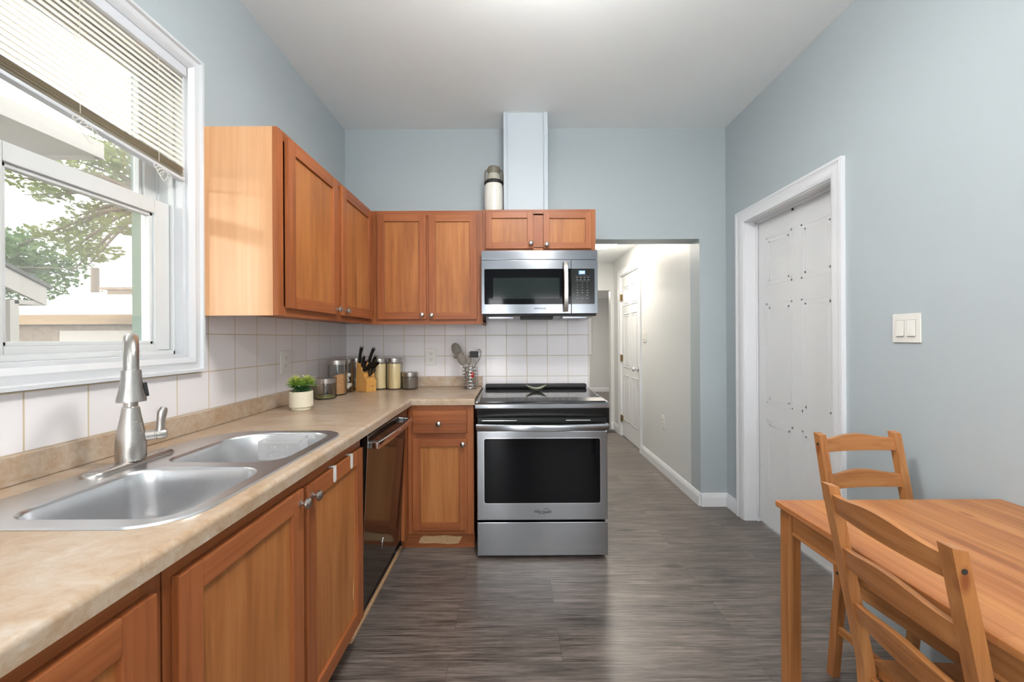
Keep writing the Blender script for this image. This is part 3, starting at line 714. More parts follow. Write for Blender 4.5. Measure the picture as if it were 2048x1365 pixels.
tr_ = bm_new(); box(tr_, -.700, -.684, 1.66, 2.42, FZ, FZ + .014, .002); o = obj('toe_strip', tr_, M['rawwood']); tag(o, 'thin bare wood strip along the floor under the dishwasher', 'floor strip')

# countertop with the sink cut-out
ct = thing('countertop', 'beige stone look countertop running round the corner with a raised back lip', 'countertop', (-.95, 1.2, .876))
SK = (-1.152, -.648, .752, 1.542)
bm = bm_new()
outl = [(XL + .009, -.3), (-.608, -.3), (-.608, 2.365), (-.2315, 2.365), (-.2315, 2.991), (XL + .009, 2.991)]
hole = rrect(SK[0] + .012, SK[1] - .012, SK[2] + .012, SK[3] - .012, (.05, .1, .09, .17), 8)
top = fill(bm, [outl, hole], .914)
ex = bmesh.ops.extrude_face_region(bm, geom=top); bmesh.ops.translate(bm, verts=[v for v in ex['geom'] if isinstance(v, bmesh.types.BMVert)], vec=(0, 0, -.038))
bm.edges.ensure_lookup_table()
fe = [e for e in bm.edges if all(abs(v.co.z - .914) < 1e-5 for v in e.verts) and (all(abs(v.co.x + .608) < 1e-5 for v in e.verts) or all(abs(v.co.y - 2.365) < 1e-5 for v in e.verts))]
bmesh.ops.bevel(bm, geom=fe, offset=.013, segments=5, affect='EDGES', profile=.5)
obj('worktop', bm, M['counter'], ct, smooth=30)
bm = bm_new()
def lip(bm, pts):
    pass
ubox(bm, TL(XL), -.3, 2.991, .914, .988, .009, .026, .005); obj('back_lip', bm, M['counter'], ct)
bm = bm_new(); ubox(bm, TB(YB), XL + .027, -.2315, .914, .990, .009, .026, .005); obj('back_lip', bm, M['counter'], ct)

# sink
sk = thing('sink', 'double bowl stainless steel sink set into the beige countertop', 'sink', (-.9, 1.15, .72))
B1 = (-1.035, -.682, .785, 1.103, (.06, .06, .075, .06)); B2 = (-1.035, -.682, 1.148, 1.508, (.06, .07, .075, .13))
bm = bm_new(); rad = (.05, .11, .1, .18)
fill(bm, [rrect(*SK, rad, 10), rrect(*B1[:4], B1[4], 8), rrect(*B2[:4], B2[4], 8)], .919)
o1 = rrect(*SK, rad, 10)
a = [bm.verts.new((x, y, .919)) for x, y in o1]; cx_, cy_ = -.9, 1.147
b_ = [bm.verts.new((cx_ + (x - cx_) * 1.008, cy_ + (y - cy_) * 1.006, .9145)) for x, y in o1]
loft(bm, [a, b_], False, False); bmesh.ops.remove_doubles(bm, verts=bm.verts[:], dist=1e-5); obj('rim', bm, M['sink'], sk)
for B in (B1, B2):
    bm = bm_new(); loops = []
    for inset, z in ((0, .919), (.003, .9165), (.006, .910), (.010, .88), (.016, .80), (.022, .775), (.034, .752), (.055, .741), (.08, .739)):
        pts = rrect(B[0] + inset, B[1] - inset, B[2] + inset, B[3] - inset, tuple(max(.012, r - inset * .3) for r in B[4]), 8)
        loops.append([bm.verts.new((x, y, z)) for x, y in pts])
    loft(bm, loops, False, True)
    ob = obj('bowl', bm, M['sink'], sk, smooth=60)
    bm = bm_new(); c = ((B[0] + B[1]) / 2, (B[2] + B[3]) / 2, .7395); lathe(bm, c, [(.045, 0), (.044, .004), (.036, .003), (.034, .001), (.01, .0015)], seg=28); obj('drain', bm, M['chrome'], ob)
bm = bm_new(); rr_ = random.Random(3)
for k in range(30):
    x, y = rr_.uniform(-1.0, -.71), rr_.choice((rr_.uniform(.81, 1.08), rr_.uniform(.95, 1.08)))
    t = rr_.random()
    if t < .6: c = (x, 1.091 - .002, rr_.uniform(.80, .89)); c = (x, 1.0905 + (.89 - c[2]) * -.06, c[2])
    else: c = (x, y, .7395)
    r_ = rr_.uniform(.0016, .0032); bmesh.ops.create_icosphere(bm, subdivisions=1, radius=r_, matrix=Matrix.Translation(c))
wd = obj('water_drops', bm, M['water'], sk); wd['kind'] = 'stuff'

# caddy in the far bowl
cdy = bm_new(); x0, x1, y0, y1, z0, z1 = -.925, -.775, 1.430, 1.487, .838, .912
T = lambda u, v, n: Vector((u, n, v))
box(cdy, x0, x1, y0, y0 + .002, z0, z1 - .012); box(cdy, x0, x1, y1 - .002, y1, z0, z1); box(cdy, x0, x0 + .002, y0, y1, z0, z1 - .006); box(cdy, x1 - .002, x1, y0, y1, z0, z1 - .006); box(cdy, x0, x1, y0, y1, z0, z0 + .002)
tube(cdy, [(x0, y0, z1 - .011), (x1, y0, z1 - .011), (x1, y1, z1), (x0, y1, z1)], .002, 8, closed=True)
for i in range(5):
    for j in range(3): lathe(cdy, (x0 + .045 + i * .015, y0 + .0005, z0 + .015 + j * .016), [(.0045, 0), (.0045, .003), (.0025, .003), (.0025, .0)], (0, -1, 0), 12, False, False)
tag(obj('sink_caddy', cdy, M['caddy']), 'clear plastic sponge caddy hanging in the far sink bowl', 'sponge caddy')

# faucet
fc = thing('faucet', 'brushed nickel pull down faucet behind the sink', 'faucet', (-1.10, 1.137, .919))
bm = bm_new()
lo = []
for ins, z in ((0, .919), (0, .924), (.004, .930), (.012, .933)):
    lo.append([bm.verts.new((x, y, z)) for x, y in rrect(-1.130 + ins, -1.072 - ins, 1.010 + ins, 1.264 - ins, .028 - ins * .9, 8)])
loft(bm, lo); obj('base_plate', bm, M['nickel'], fc)
bm = bm_new(); c = (-1.101, 1.137, .932)
lathe(bm, c, [(.0335, 0), (.0345, .012), (.0345, .04), (.033, .065), (.028, .095), (.0235, .12), (.0205, .140), (.019, .150), (.0155, .152), (.0155, .19)], seg=36); obj('body', bm, M['nickel'], fc)
dv = Vector((.70, -.71, 0)).normalized(); base = Vector((-1.101, 1.137, 1.10))
pts = [base, base + Vector((0, 0, .05))]
r_ = .066
for k in range(1, 13):
    a = math.pi * k / 12; pts.append(base + Vector((0, 0, .105)) + dv * (r_ - r_ * math.cos(a)) + Vector((0, 0, r_ * 1.15 * math.sin(a))))
hd = pts[-1] + Vector((0, 0, 0)); pts.append(hd + dv * .004 + Vector((0, 0, -.02)))
bm = bm_new(); tube(bm, pts, .0158, 20); obj('spout', bm, M['nickel'], fc)
bm = bm_new(); tip = pts[-1]; ht = tip.z - 1.113
lathe(bm, tip + Vector((0, 0, .012)), [(.0165, 0), (.0200, .001), (.0208, .02), (.0240, .05), (.0300, ht + .006), (.0296, ht + .012), (.024, ht + .012), (.022, ht + .009)], (.03, -.03, -1), 32)
hd_ = obj('spray_head', bm, M['nickel'], fc)
side = Vector((.71, .70, 0)); bm = bm_new(); q = tip + Vector((0, 0, -.035)); beam(bm, q + side * .026 + Vector((0, 0, .012)), q + side * .031 + Vector((0, 0, -.025)), .012, .008, bev=.002); obj('spray_button', bm, M['blackmat'], hd_)
bm = bm_new(); q = Vector((-1.101, 1.137, .995)) + side * .028; lathe(bm, q, [(.015, 0), (.015, .022), (.0135, .023), (.0135, .026), (.015, .027), (.0155, .045), (.012, .05)], side, 20)
e = q + side * .034
tube(bm, [e, e + Vector((0, 0, .02)) + side * .002, e + Vector((0, 0, .045)) + side * .003, e + Vector((0, 0, .066)) + side * .006, e + Vector((0, 0, .078)) + side * .010], .01, 14, radii=[.012, .0105, .0105, .012, .008]); obj('lever', bm, M['nickel'], fc)

# ------------------------------------------------------------------ dishwasher
dw = thing('dishwasher', 'black glossy dishwasher with bar handle between sink cabinet and corner', 'dishwasher', (-.95, 1.99, FZ))
bm = bm_new(); box(bm, -1.22, -.70, 1.665, 2.30, .02, .868); box(bm, -.70, -.66, 1.668, 2.30, .83, .868); obj('tub', bm, M['blackmat'], dw)
tl = lambda z: -.622 - (.862 - z) * .048
bm = bm_new(); vs = box(bm, -.035, 0, 1.690, 2.293, .108, .862, .004)
for v in vs: v.co.x += tl(v.co.z)
dd = obj('door', bm, M['blacksteel'], dw)
bm = bm_new(); vs = box(bm, -.004, .0006, 1.6885, 1.692, .108, .8625, .0008)
for v in vs: v.co.x += tl(v.co.z)
obj('edge_strip', bm, M['chrome'], dd)
bm = bm_new(); zh = .812
for y in (1.725, 2.255): beam(bm, (tl(zh) - .001, y, zh), (tl(zh) + .036, y, zh), .028, .030, bev=.004)
pts = [(tl(zh) + .034 + .012 * math.sin(math.pi * k / 12), 1.712 + (2.268 - 1.712) * k / 12, zh) for k in range(13)]
lo = [[bm.verts.new(Vector(p) + Vector(d)) for d in ((-.008, 0, -.014), (.004, 0, -.016), (.009, 0, -.008), (.009, 0, .008), (.004, 0, .016), (-.008, 0, .014))] for p in pts]; loft(bm, lo); obj('handle', bm, M['chrome'], dd)
bm = bm_new(); ya = 1.97; za = .26
tube(bm, [(tl(za) + .0015, ya - .022 * math.sin(q), za + .03 * math.cos(q)) for q in [R(d) for d in range(20, 165, 12)]], .0016, 6); obj('logo_or_arc', bm, M['chrome'], dd)  # thin bright arc set on the door front

# hooks over the sink cabinet door
for k, y in enumerate((1.37, 1.513)):
    bm = bm_new(); box(bm, -.6208, -.6195, y - .011, y + .011, .790, .8335, .0004); box(bm, -.645, -.6195, y - .011, y + .011, .8322, .8335, .0004); box(bm, -.645, -.6435, y - .011, y + .011, .822, .8335, .0003)
    lathe(bm, (-.6208, y, .790), [(.011, 0), (.011, .0013)], (1, 0, 0), 16)
    tag(obj('over_door_hook', bm, M['plastic']), ['white metal hook over the sink cabinet door, next to its knob', 'white metal hook over the sink cabinet door, next to the dishwasher'][k], 'hook', 'hooks over the cabinet door')

# ------------------------------------------------------------------ stove
st = thing('stove', 'stainless steel slide in range with black glass cooktop', 'stove', (.165, 2.6, FZ))
bm = bm_new(); box(bm, -.208, .538, 2.335, 2.985, .012, .862); 
for x in (-.17, .50):
    for y in (2.37, 2.93): cyl(bm, (x, y, FZ), (x, y, .014), .016)
obj('body', bm, M['black'], st)
bm = bm_new(); box(bm, -.2135, .5445, 2.292, 2.335, .205 + .014, .735, .004); od = obj('oven_door', bm, M['steelX'], st)
bm = bm_new(); lo = [[bm.verts.new((x, y, z)) for x, z in rrect(-.171, .502, .318, .692, .012, 5)] for y in (2.2935, 2.2905)]; loft(bm, lo); obj('window', bm, M['blackglass'], od)
bm = bm_new(); outer = rrect(-.174, .505, .315, .695, .014, 5); inner = rrect(-.171, .502, .318, .692, .012, 5)
A = [[bm.verts.new((x, y, z)) for x, z in o_] for o_, y in ((outer, 2.293), (outer, 2.2895), (inner, 2.2895), (inner, 2.293))]; loft(bm, A, False, False); obj('window_trim', bm, M['chrome'], od)
bm = bm_new()
pts = [(-.2135 + .758 * k / 16, 2.262 - .022 * math.sin(math.pi * k / 16), .766 - .004 * math.sin(math.pi * k / 16)) for k in range(17)]
lo = [[bm.verts.new(Vector(p) + Vector(d)) for d in ((0, .012, -.017), (0, -.004, -.018), (0, -.008, -.012), (0, -.008, .012), (0, -.004, .018), (0, .012, .017))] for p in pts]; loft(bm, lo)
for x in (-.205, .536): box(bm, x - .008, x + .008, 2.262, 2.30, .752, .78)
obj('handle', bm, M['steelX'], od)
text('lettering', 'Whirlpool', .026, (.165, 2.2915, .267), FRONT, M['darkprint'], od, shear=.25, squeeze=.95)
bm = bm_new(); tube(bm, [(.172 + .035 * math.cos(q), 2.2912, .270 + .013 * math.sin(q) + .006 * math.cos(q)) for q in [R(d) for d in range(200, 470, 15)]], .0009, 6); obj('logo_or_arc', bm, M['darkprint'], od)
bm = bm_new(); box(bm, -.2135, .5445, 2.292, 2.33, .012, .206, .004); obj('drawer', bm, M['steelX'], st)
bm = bm_new(); box(bm, -.2085, .5395, 2.305, 2.34, .735, .81); pr = [(2.292, .868), (2.296, .84), (2.306, .81), (2.335, .80), (2.335, .868)]
a = [bm.verts.new((-.2135, y, z)) for y, z in pr]; b_ = [bm.verts.new((.5445, y, z)) for y, z in pr]; loft(bm, [a, b_]); obj('front_panel', bm, M['black'], st)
for x0, x1 in ((-.185, .02), (.305, .45)):
    bm = bm_new(); box(bm, x0, x1, 2.300, 2.306, .792, .797, .001); obj('vent_strip', bm, M['chrome'], st)
bm = bm_new()   # stainless frame of the cooktop
pr = [(2.283, .868), (2.280, .872), (2.280, .892), (2.290, .8995), (2.30, .8995), (2.30, .868)]
a = [bm.verts.new((-.221, y, z)) for y, z in pr]; b_ = [bm.verts.new((.553, y, z)) for y, z in pr]; loft(bm, [a, b_])
box(bm, -.221, -.206, 2.30, 2.955, .8945, .9065, .002); box(bm, .540, .553, 2.30, 2.955, .8945, .9065, .002); obj('cooktop_frame', bm, M['steelX'], st)
bm = bm_new(); box(bm, -.206, .540, 2.30, 2.955, .868, .9055, .001); ck = obj('cooktop', bm, M['cooktop'], st)
ringm = plain('grey_burner_print', (.16, .16, .165, 1), .25)
for x, y, r_ in ((-.02, 2.56, .105), (.35, 2.56, .105), (-.02, 2.80, .085), (.35, 2.80, .075)):
    bm = bm_new()
    for rr in (r_, r_ * .72): a = ring(bm, (x, y, .9058), rr, (0, 0, 1), 40); b_ = ring(bm, (x, y, .9058), rr - .0018, (0, 0, 1), 40); loft(bm, [a, b_], False, False)
    obj('burner_ring', bm, ringm, ck)
bm = bm_new()   # raised control strip: sloping glass
pr = [(2.302, .9056), (2.302, .908), (2.372, .918), (2.380, .912), (2.382, .9056)]
a = [bm.verts.new((-.196, y, z)) for y, z in pr]; b_ = [bm.verts.new((.530, y, z)) for y, z in pr]; loft(bm, [a, b_]); cp = obj('control_panel', bm, plain('charcoal_panel', (.05, .048, .046, 1), .22), st)
bm = bm_new(); pr = [(2.304, .9088), (2.37, .9182), (2.37, .9186), (2.304, .9092)]
a = [bm.verts.new((-.05, y, z)) for y, z in pr]; b_ = [bm.verts.new((.38, y, z)) for y, z in pr]; loft(bm, [a, b_]); cg = obj('touch_glass', bm, M['cooktop'], cp)
rr_ = random.Random(5)
for i in range(9):
    for j in range(2):
        if rr_.random() < .8:
            x = .01 + i * .037 + (.02 if i > 4 else 0); y = 2.325 + j * .02; z = .9088 + (y - 2.304) * .1424 + .0006; bm = bm_new(); box(bm, x, x + .014, y, y + .004, z, z + .0004); obj('touch_key', bm, M['greyprint'], cp)
bm = bm_new(); box(bm, -.205, .539, 2.895, 2.952, .906, .938, .010, 3); 
for x in (-.12, -.02, .06, .30, .37): box(bm, x, x + .045, 2.893, 2.896, .920, .926, .001)
obj('rear_vent', bm, M['blackmat'], st)
# spoon rest
bm = bm_new(); n = 14; lo = []
for i in range(n + 1):
    t = i / n * 2 - 1; hw = .034 * (1 - t * t) ** .7 + .002; zc = .908 + .003 + .036 * t * t; yc = 2.755 + .012 * t * t
    lo.append([bm.verts.new((.16 + .072 * t, yc + a * hw, zc + abs(a) * hw * .45 + dz)) for a, dz in ((-1, 0), (-.5, -.002), (0, -.003), (.5, -.002), (1, 0), (.5, .001), (0, 0), (-.5, .001))])
loft(bm, lo); tag(obj('spoon_rest', bm, M['spoonrest'], smooth=60), 'pale green leaf shaped spoon rest on the black cooktop', 'spoon rest')

# ------------------------------------------------------------------ microwave
mw = thing('microwave', 'stainless steel over the range microwave under the short cabinet', 'microwave', (.175, 2.78, 1.42))
bm = bm_new(); pr = [(2.60, 1.432), (2.60, 1.848), (2.985, 1.848), (2.985, 1.413), (2.93, 1.410)]
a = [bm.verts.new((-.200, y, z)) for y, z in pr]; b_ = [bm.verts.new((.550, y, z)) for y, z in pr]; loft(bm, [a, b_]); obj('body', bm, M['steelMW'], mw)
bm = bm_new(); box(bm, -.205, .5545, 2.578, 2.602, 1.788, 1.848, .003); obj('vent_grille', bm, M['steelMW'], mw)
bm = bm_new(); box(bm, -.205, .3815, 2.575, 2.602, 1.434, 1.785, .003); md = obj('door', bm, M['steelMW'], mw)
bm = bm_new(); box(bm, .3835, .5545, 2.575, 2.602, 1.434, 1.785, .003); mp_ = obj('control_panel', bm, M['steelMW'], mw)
bm = bm_new(); lo = [[bm.verts.new((x, y, z)) for x, z in rrect(-.185, .3815, 1.496, 1.727, (.007, .0005, .0005, .007), 4)] for y in (2.576, 2.5735)]; loft(bm, lo); wn = obj('window', bm, M['blackglass'], md)
bm = bm_new(); box(bm, -.128, .305, 2.5728, 2.5740, 1.532, 1.668, .0003); obj('inner_screen', bm, M['mwglass'], wn)
bm = bm_new(); lo = [[bm.verts.new((x, y, z)) for x, z in rrect(.3835, .534, 1.496, 1.727, (.0005, .007, .007, .0005), 4)] for y in (2.576, 2.5735)]; loft(bm, lo); kp = obj('keypad', bm, plain('dark_keypad_glass', (.014, .013, .013, 1), .12), mp_)
bm = bm_new(); pts = [(.343, 2.560 - .030 * math.sin(math.pi * k / 14) ** .6, 1.446 + .322 * k / 14) for k in range(15)]
lo = [[bm.verts.new(Vector(p) + Vector(d)) for d in ((-.015, .008, 0), (-.015, -.002, 0), (-.011, -.006, 0), (.011, -.006, 0), (.015, -.002, 0), (.015, .008, 0))] for p in pts]; loft(bm, lo)
for z in (1.452, 1.762): box(bm, .333, .353, 2.556, 2.577, z - .008, z + .008, .001)
obj('handle', bm, M['nickel'], md)
text('lettering', 'SAMSUNG', .0165, (.178, 2.5742, 1.468), FRONT, M['darkprint'], md, squeeze=1.05)
bm = bm_new(); box(bm, .430, .472, 2.5722, 2.5737, 1.689, 1.714); ds = obj('display', bm, M['display'], kp)
text('digits', '3:01', .020, (.452, 2.5716, 1.7015), FRONT, M['digits'], ds, shear=.15)
keys = []; marks = []      # digits are readable in the photo, the small captions only show as short light dashes
for z in (1.669, 1.655): marks += [(.419 + i * .0245, z) for i in range(4)]
for j, row in enumerate(('123', '456', '789', '-0-', '---', '- -', '---')):
    for i, q in enumerate(row):
        p = (.421 + i * .0325, 1.637 - j * .0165 - (.006 if j == 6 else 0))
        if q.isdigit(): keys.append((q, .0095, (p[0], 2.5730, p[1])))
        elif q == '-': marks.append(p)
for x, z in marks:
    bm = bm_new(); box(bm, x - .006, x + .006, 2.5730, 2.5735, z - .001, z + .001); obj('key_mark', bm, M['greyprint'], kp)
text('key_lettering', keys, 0, None, FRONT, M['greyprint'], kp, ext=.0002)
for z in (1.678, 1.646, 1.5395):
    bm = bm_new(); box(bm, .409, .502, 2.5731, 2.5735, z, z + .0005); obj('divider_line', bm, M['greyprint'], kp)
# underside
bm = bm_new(); pr = [(2.590, 1.434), (2.590, 1.424), (2.62, 1.420), (2.62, 1.434)]
a = [bm.verts.new((-.197, y, z)) for y, z in pr]; b_ = [bm.verts.new((.547, y, z)) for y, z in pr]; loft(bm, [a, b_]); un = obj('underside_lip', bm, M['blackmat'], mw)
for x0, x1 in ((-.165, .005), (.335, .50)):
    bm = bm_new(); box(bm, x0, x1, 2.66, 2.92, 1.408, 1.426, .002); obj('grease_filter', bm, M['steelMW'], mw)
bm = bm_new(); box(bm, .05, .27, 2.64, 2.78, 1.404, 1.426, .003); obj('lamp_cover', bm, M['blackmat'], mw)

# ------------------------------------------------------------------ outlets and switches
def outlet(name, T, u, v, w_, h, label, group=None):
    c = T(u, v, 0); t = thing(name, label, 'outlet', c, group)
    bm = bm_new(); ubox(bm, T, u - w_ / 2, u + w_ / 2, v - h / 2, v + h / 2, 0, .006, .003); obj('cover_plate', bm, M['plastic'], t)
    for s in (-1, 1):
        vv = v + s * h * .17; bm = bm_new(); ubox(bm, T, u - .017, u + .017, vv - .014, vv + .014, .005, .0078, .002); k = obj('socket', bm, M['plastic'], t)
        bm = bm_new()
        for a in (-.007, .005): ubox(bm, T, u + a, u + a + .0025, vv - .001, vv + .009, .0077, .0082)
        ubox(bm, T, u - .002, u + .002, vv - .010, vv - .006, .0077, .0082); obj('slots', bm, M['slot'], k)
outlet('wall_outlet', TL(XL + .008), 2.18, 1.149, .085, .128, 'white double outlet on the tiles above the potted plant')
outlet('wall_outlet', TB(YB - .008), -.62, 1.138, .08, .126, 'white double outlet on the tiles between jars and utensil holder')
outlet('wall_outlet', TR(HX), 3.73, .478, .075, .118, 'white double outlet low on the hallway wall')
def switch(T, u, v, w_, h, n, label):
    t = thing('light_switch', label, 'light switch', T(u, v, 0))
    bm = bm_new(); ubox(bm, T, u - w_ / 2, u + w_ / 2, v - h / 2, v + h / 2, 0, .007, .003); obj('cover_plate', bm, M['plastic'], t)
    for i in range(n):
        uu = u + (i - (n - 1) / 2) * .046 * (w_ / .116) * (2 / n if n > 2 else 1)
        bw = .0155 if n == 2 else .010
        bm = bm_new(); ubox(bm, T, uu - bw - .002, uu + bw + .002, v - h * .29, v + h * .29, .006, .0074); g = obj('recess', bm, M['slot'] if False else plain('grey_gap', lin(170, 168, 164), .5), t)
        bm = bm_new(); vs = ubox(bm, T, uu - bw, uu + bw, v - h * .275, v + h * .275, .007, .0095, .001)
        mid = T(uu, v, .0082)
        for q in vs:
            if (q.co - mid).dot(T(uu, v, 1) - T(uu, v, 0)) > 0: q.co += (T(0, 0, 1) - T(0, 0, 0)) * (.0045 * (v - q.co.z) / (h * .275) * .5 + .002)
        obj('rocker', bm, M['plastic'], t)
switch(TR(XR), 1.622, 1.308, .116, .119, 2, 'white double rocker light switch on the kitchen right wall')
switch(TR(HX), 4.255, 1.285, .12, .118, 3, 'white triple light switch beside the hallway door')

# ------------------------------------------------------------------ counter things
def jar(x, y, r_, h, mat, fillh, label, kind='level'):
    t = thing('glass_jar', label, 'jar', (x, y, .914), 'glass jars with steel lids')
    bm = bm_new(); g = .0025
    lathe(bm, (x, y, .914), [(r_ * .9, .0005), (r_, .004), (r_, h - .026), (r_ * .93, h - .02), (r_ * .93, h - .012), (r_ * .93 - g, h - .012), (r_ * .93 - g, h - .02), (r_ - g, h - .027), (r_ - g, .006), (r_ * .9 - g, .004)], seg=36)
    obj('body', bm, M['jarglass'], t, smooth=60)
    bm = bm_new(); lathe(bm, (x, y, .914), [(r_ * 1.0, h - .030), (r_ * 1.02, h - .028), (r_ * 1.02, h - .002), (r_ * .98, h)], seg=36); obj('lid', bm, M['nickel'], t)
    bm = bm_new(); rr = r_ - g - .0006
    if kind == 'pieces':
        q = random.Random(int(x * 1000))
        for k in range(34):
            a = q.random() * 6.28; d = q.random() ** .5 * (rr - .016); vs = bmesh.ops.create_icosphere(bm, subdivisions=2, radius=q.uniform(.011, .016), matrix=Matrix.Translation((x + d * math.cos(a), y + d * math.sin(a), .934 + fillh * q.random())))
    else:
        prof = [(rr * .88, .006), (rr, .009), (rr, fillh - (.02 if kind == 'slope' else .002)), (rr * .6, fillh), (rr * .2, fillh + .002)]
        lathe(bm, (x, y, .914), prof, seg=30)
        if kind == 'slope':
            for v in bm.verts:
                if v.co.z > .914 + fillh - .03: v.co.z += (v.co.x - x + (y - v.co.y) * .2) * .35
    obj('filling', bm, mat, t, smooth=60)
jar(-1.140, 2.40, .061, .126, M['herbs'], .020, 'short glass jar nearest the plant, with a layer of green herbs')
jar(-1.143, 2.570, .058, .226, M['powder'], .125, 'tall glass jar half full of brown powder', 'slope')
jar(-1.150, 2.702, .057, .226, M['whitestuff'], .10, 'tall glass jar of white wrapped pieces beside the brown powder', 'pieces')
jar(-1.130, 2.850, .056, .226, M['whitestuff'], .05, 'tall glass jar in the corner directly behind the knife block', 'pieces')
jar(-.962, 2.852, .0555, .222, M['grain'], .185, 'tall glass jar of pale grain partly hidden by the knife block')
jar(-.853, 2.845, .0555, .224, M['grain'], .186, 'tall glass jar of pale grain standing in full view')
jar(-.742, 2.845, .0565, .122, M['seeds'], .088, 'short glass jar filled with grey brown seeds')

# plant
pl = thing('potted_plant', 'small spiky green plant in a cream ceramic pot on the counter', 'plant', (-1.09, 2.06, .914))
c = (-1.09, 2.03, .9145); bm = bm_new()
lathe(bm, c, [(.044, 0), (.0465, .003), (.0465, .015), (.0535, .0165), (.0555, .020), (.0555, .093), (.0545, .095), (.050, .095), (.049, .084), (.03, .082)], seg=40); obj('pot', bm, M['ceramic'], pl)
bm = bm_new(); lathe(bm, c, [(.049, .080), (.048, .086), (.02, .088)], seg=24); obj('soil', bm, M['soil'], pl)
def spikes(mat, n, cx, L0, L1, zc, el0, el1, rb, seed):
    q = random.Random(seed); bm = bm_new()
    for k in range(n):
        a = q.random() * 6.283; el = R(q.uniform(el0, el1)); d = Vector((math.cos(a) * math.cos(el), math.sin(a) * math.cos(el), math.sin(el)))
        L_ = q.uniform(L0, L1); b0 = Vector((c[0] + cx[0], c[1] + cx[1], zc)); p1 = b0 + d * L_ * .55 + Vector((0, 0, .003)); p2 = b0 + d * L_ - Vector((0, 0, .004))
        tube(bm, [b0 + d * .006, p1, p2], rb, 4, radii=[rb * .7, rb, rb * .15])
    return bm
obj('lower_leaves', spikes(M['leafdark'], 90, (0, 0), .04, .066, 1.022, -22, 25, .0021, 1), M['leafdark'], pl)
bm = bm_new(); cyl(bm, (c[0], c[1], .999), (c[0], c[1], 1.04), .007, seg=10); obj('stem', bm, M['leafdark'], pl)
for sx, sd_ in (((-.020, -.016), 2), ((.026, .012), 3)):
    obj('leaves', spikes(M['leaf'], 150, sx, .036, .054, 1.044, -15, 70, .0016, sd_), M['leaf'], pl)
    obj('leaf_tips', spikes(M['leaftip'], 110, sx, .036, .053, 1.050, 5, 85, .0013, sd_ + 5), M['leaftip'], pl)

# knife block
kb = thing('knife_block', 'pale wooden knife block full of black handled knives', 'knife block', (-1.02, 2.72, .914))
o0 = Vector((-.988, 2.663, .9145)); s_ = Vector((-.83, .56, 0)).normalized(); w_ = Vector((.56, .83, 0)).normalized()
TK_ = lambda s, z, q: o0 + s_ * s + Vector((0, 0, z)) + w_ * q
BW = .076
bm = bm_new(); prism(bm, [(0, 0), (0, .080), (.033, .104), (.030, .128), (.062, .150), (.060, .165), (.088, .192), (.112, .205), (.126, .0), (.085, 0), (.08, .004), (.045, .004), (.04, 0)], TK_, 0, BW, bev=.0012)
for v in bm.verts:
    if (v.co - o0).dot(w_) > BW * .5 and v.co.z > .9145 + .085: v.co += w_ * ((v.co.z - .9995) * .26)
bk = obj('block', bm, M['block'], kb)
tx = text('lettering', 'Calphalon'[:0] or '', .01, TK_(-.001, .04, BW / 2), FRONT, M['darkprint'], kb) if False else None
bm = bm_new(); prism(bm, [(.026, .038), (.060, .038), (.060, .042), (.026, .042)], lambda q, z, n: TK_(-n, z, q), .0002, .0008); obj('logo_or_arc', bm, plain('burnt_mark', lin(150, 92, 44), .6), bk)
up = Vector((0, 0, 1)); fdir = -s_
def knife(name, s, z, q, L_, hw, ht, lean, label, group, cat='knife', butt=True, wl=0.0):
    b0 = TK_(s, z, q); d = (up * math.cos(lean) + fdir * math.sin(lean) + w_ * wl).normalized(); t = thing(name, label, cat, b0, group)
    bm = bm_new(); pts = [b0 + d * (L_ * k / 6) - (fdir * (.006 * math.sin(math.pi * k / 6) * (L_ / .11))) for k in range(7)]
    lo = []
    for k, p in enumerate(pts):
        sc_ = (.82, .95, 1.0, .92, .9, 1.0, 1.12)[k]; n_ = fdir * math.cos(lean) - up * math.sin(lean)
        lo.append([bm.verts.new(p + n_ * (ht * sc_ * math.cos(a)) + w_ * (hw * math.sin(a))) for a in [R(45 * i + 22.5) for i in range(8)]])
    loft(bm, lo); h = obj('handle', bm, M['black'], t)
    n_ = fdir * math.cos(lean) - up * math.sin(lean)
    if butt:
        bm = bm_new(); e_ = pts[-1]; lo = [[bm.verts.new(e_ + d * dd_ + n_ * (ht * 1.14 * f_ * math.cos(a)) + w_ * (hw * 1.02 * f_ * math.sin(a))) for a in [R(45 * i + 22.5) for i in range(8)]] for dd_, f_ in ((0, 1), (.005, 1), (.007, .8))]
        loft(bm, lo); obj('butt_cap', bm, M['chrome'], t)
        bm = bm_new()
        for k in (2, 3, 4):
            for sg in (-1, 1): lathe(bm, pts[k] + w_ * sg * hw * .9, [(.0022, 0), (.002, .0012)], w_ * sg, 8)
        obj('rivets', bm, M['chrome'], h)
g = 'black handled knives in the block'
knife('kitchen_knife', .096, .197, .014, .108, .010, .0145, R(12), 'tallest knife at the corner side of the knife block', g)
knife('kitchen_knife', .068, .163, .014, .082, .009, .012, R(16), 'knife in front of the tallest one at the corner side of the block', g)
knife('kitchen_knife', .050, .138, .014, .080, .009, .012, R(18), 'lowest of the three knives stacked at the corner side of the block', g)
knife('kitchen_knife', .092, .196, .086, .105, .010, .0145, R(18), 'tall knife at the back of the block, beside the pale grain jar', g, wl=.16)
knife('kitchen_knife', .066, .164, .084, .085, .009, .012, R(24), 'shorter knife of the pair beside the pale grain jar', g, wl=.16)
for i in range(6):
    knife('steak_knife', .030, .146, .008 + .0132 * i, .078, .0052, .0095, R(48), 'small black steak knife in the row across the middle of the block', 'row of steak knives', 'knife', False)
t = thing('kitchen_scissors', 'black handled scissors in the front slot of the knife block', 'scissors', TK_(.02, .097, .03), None)
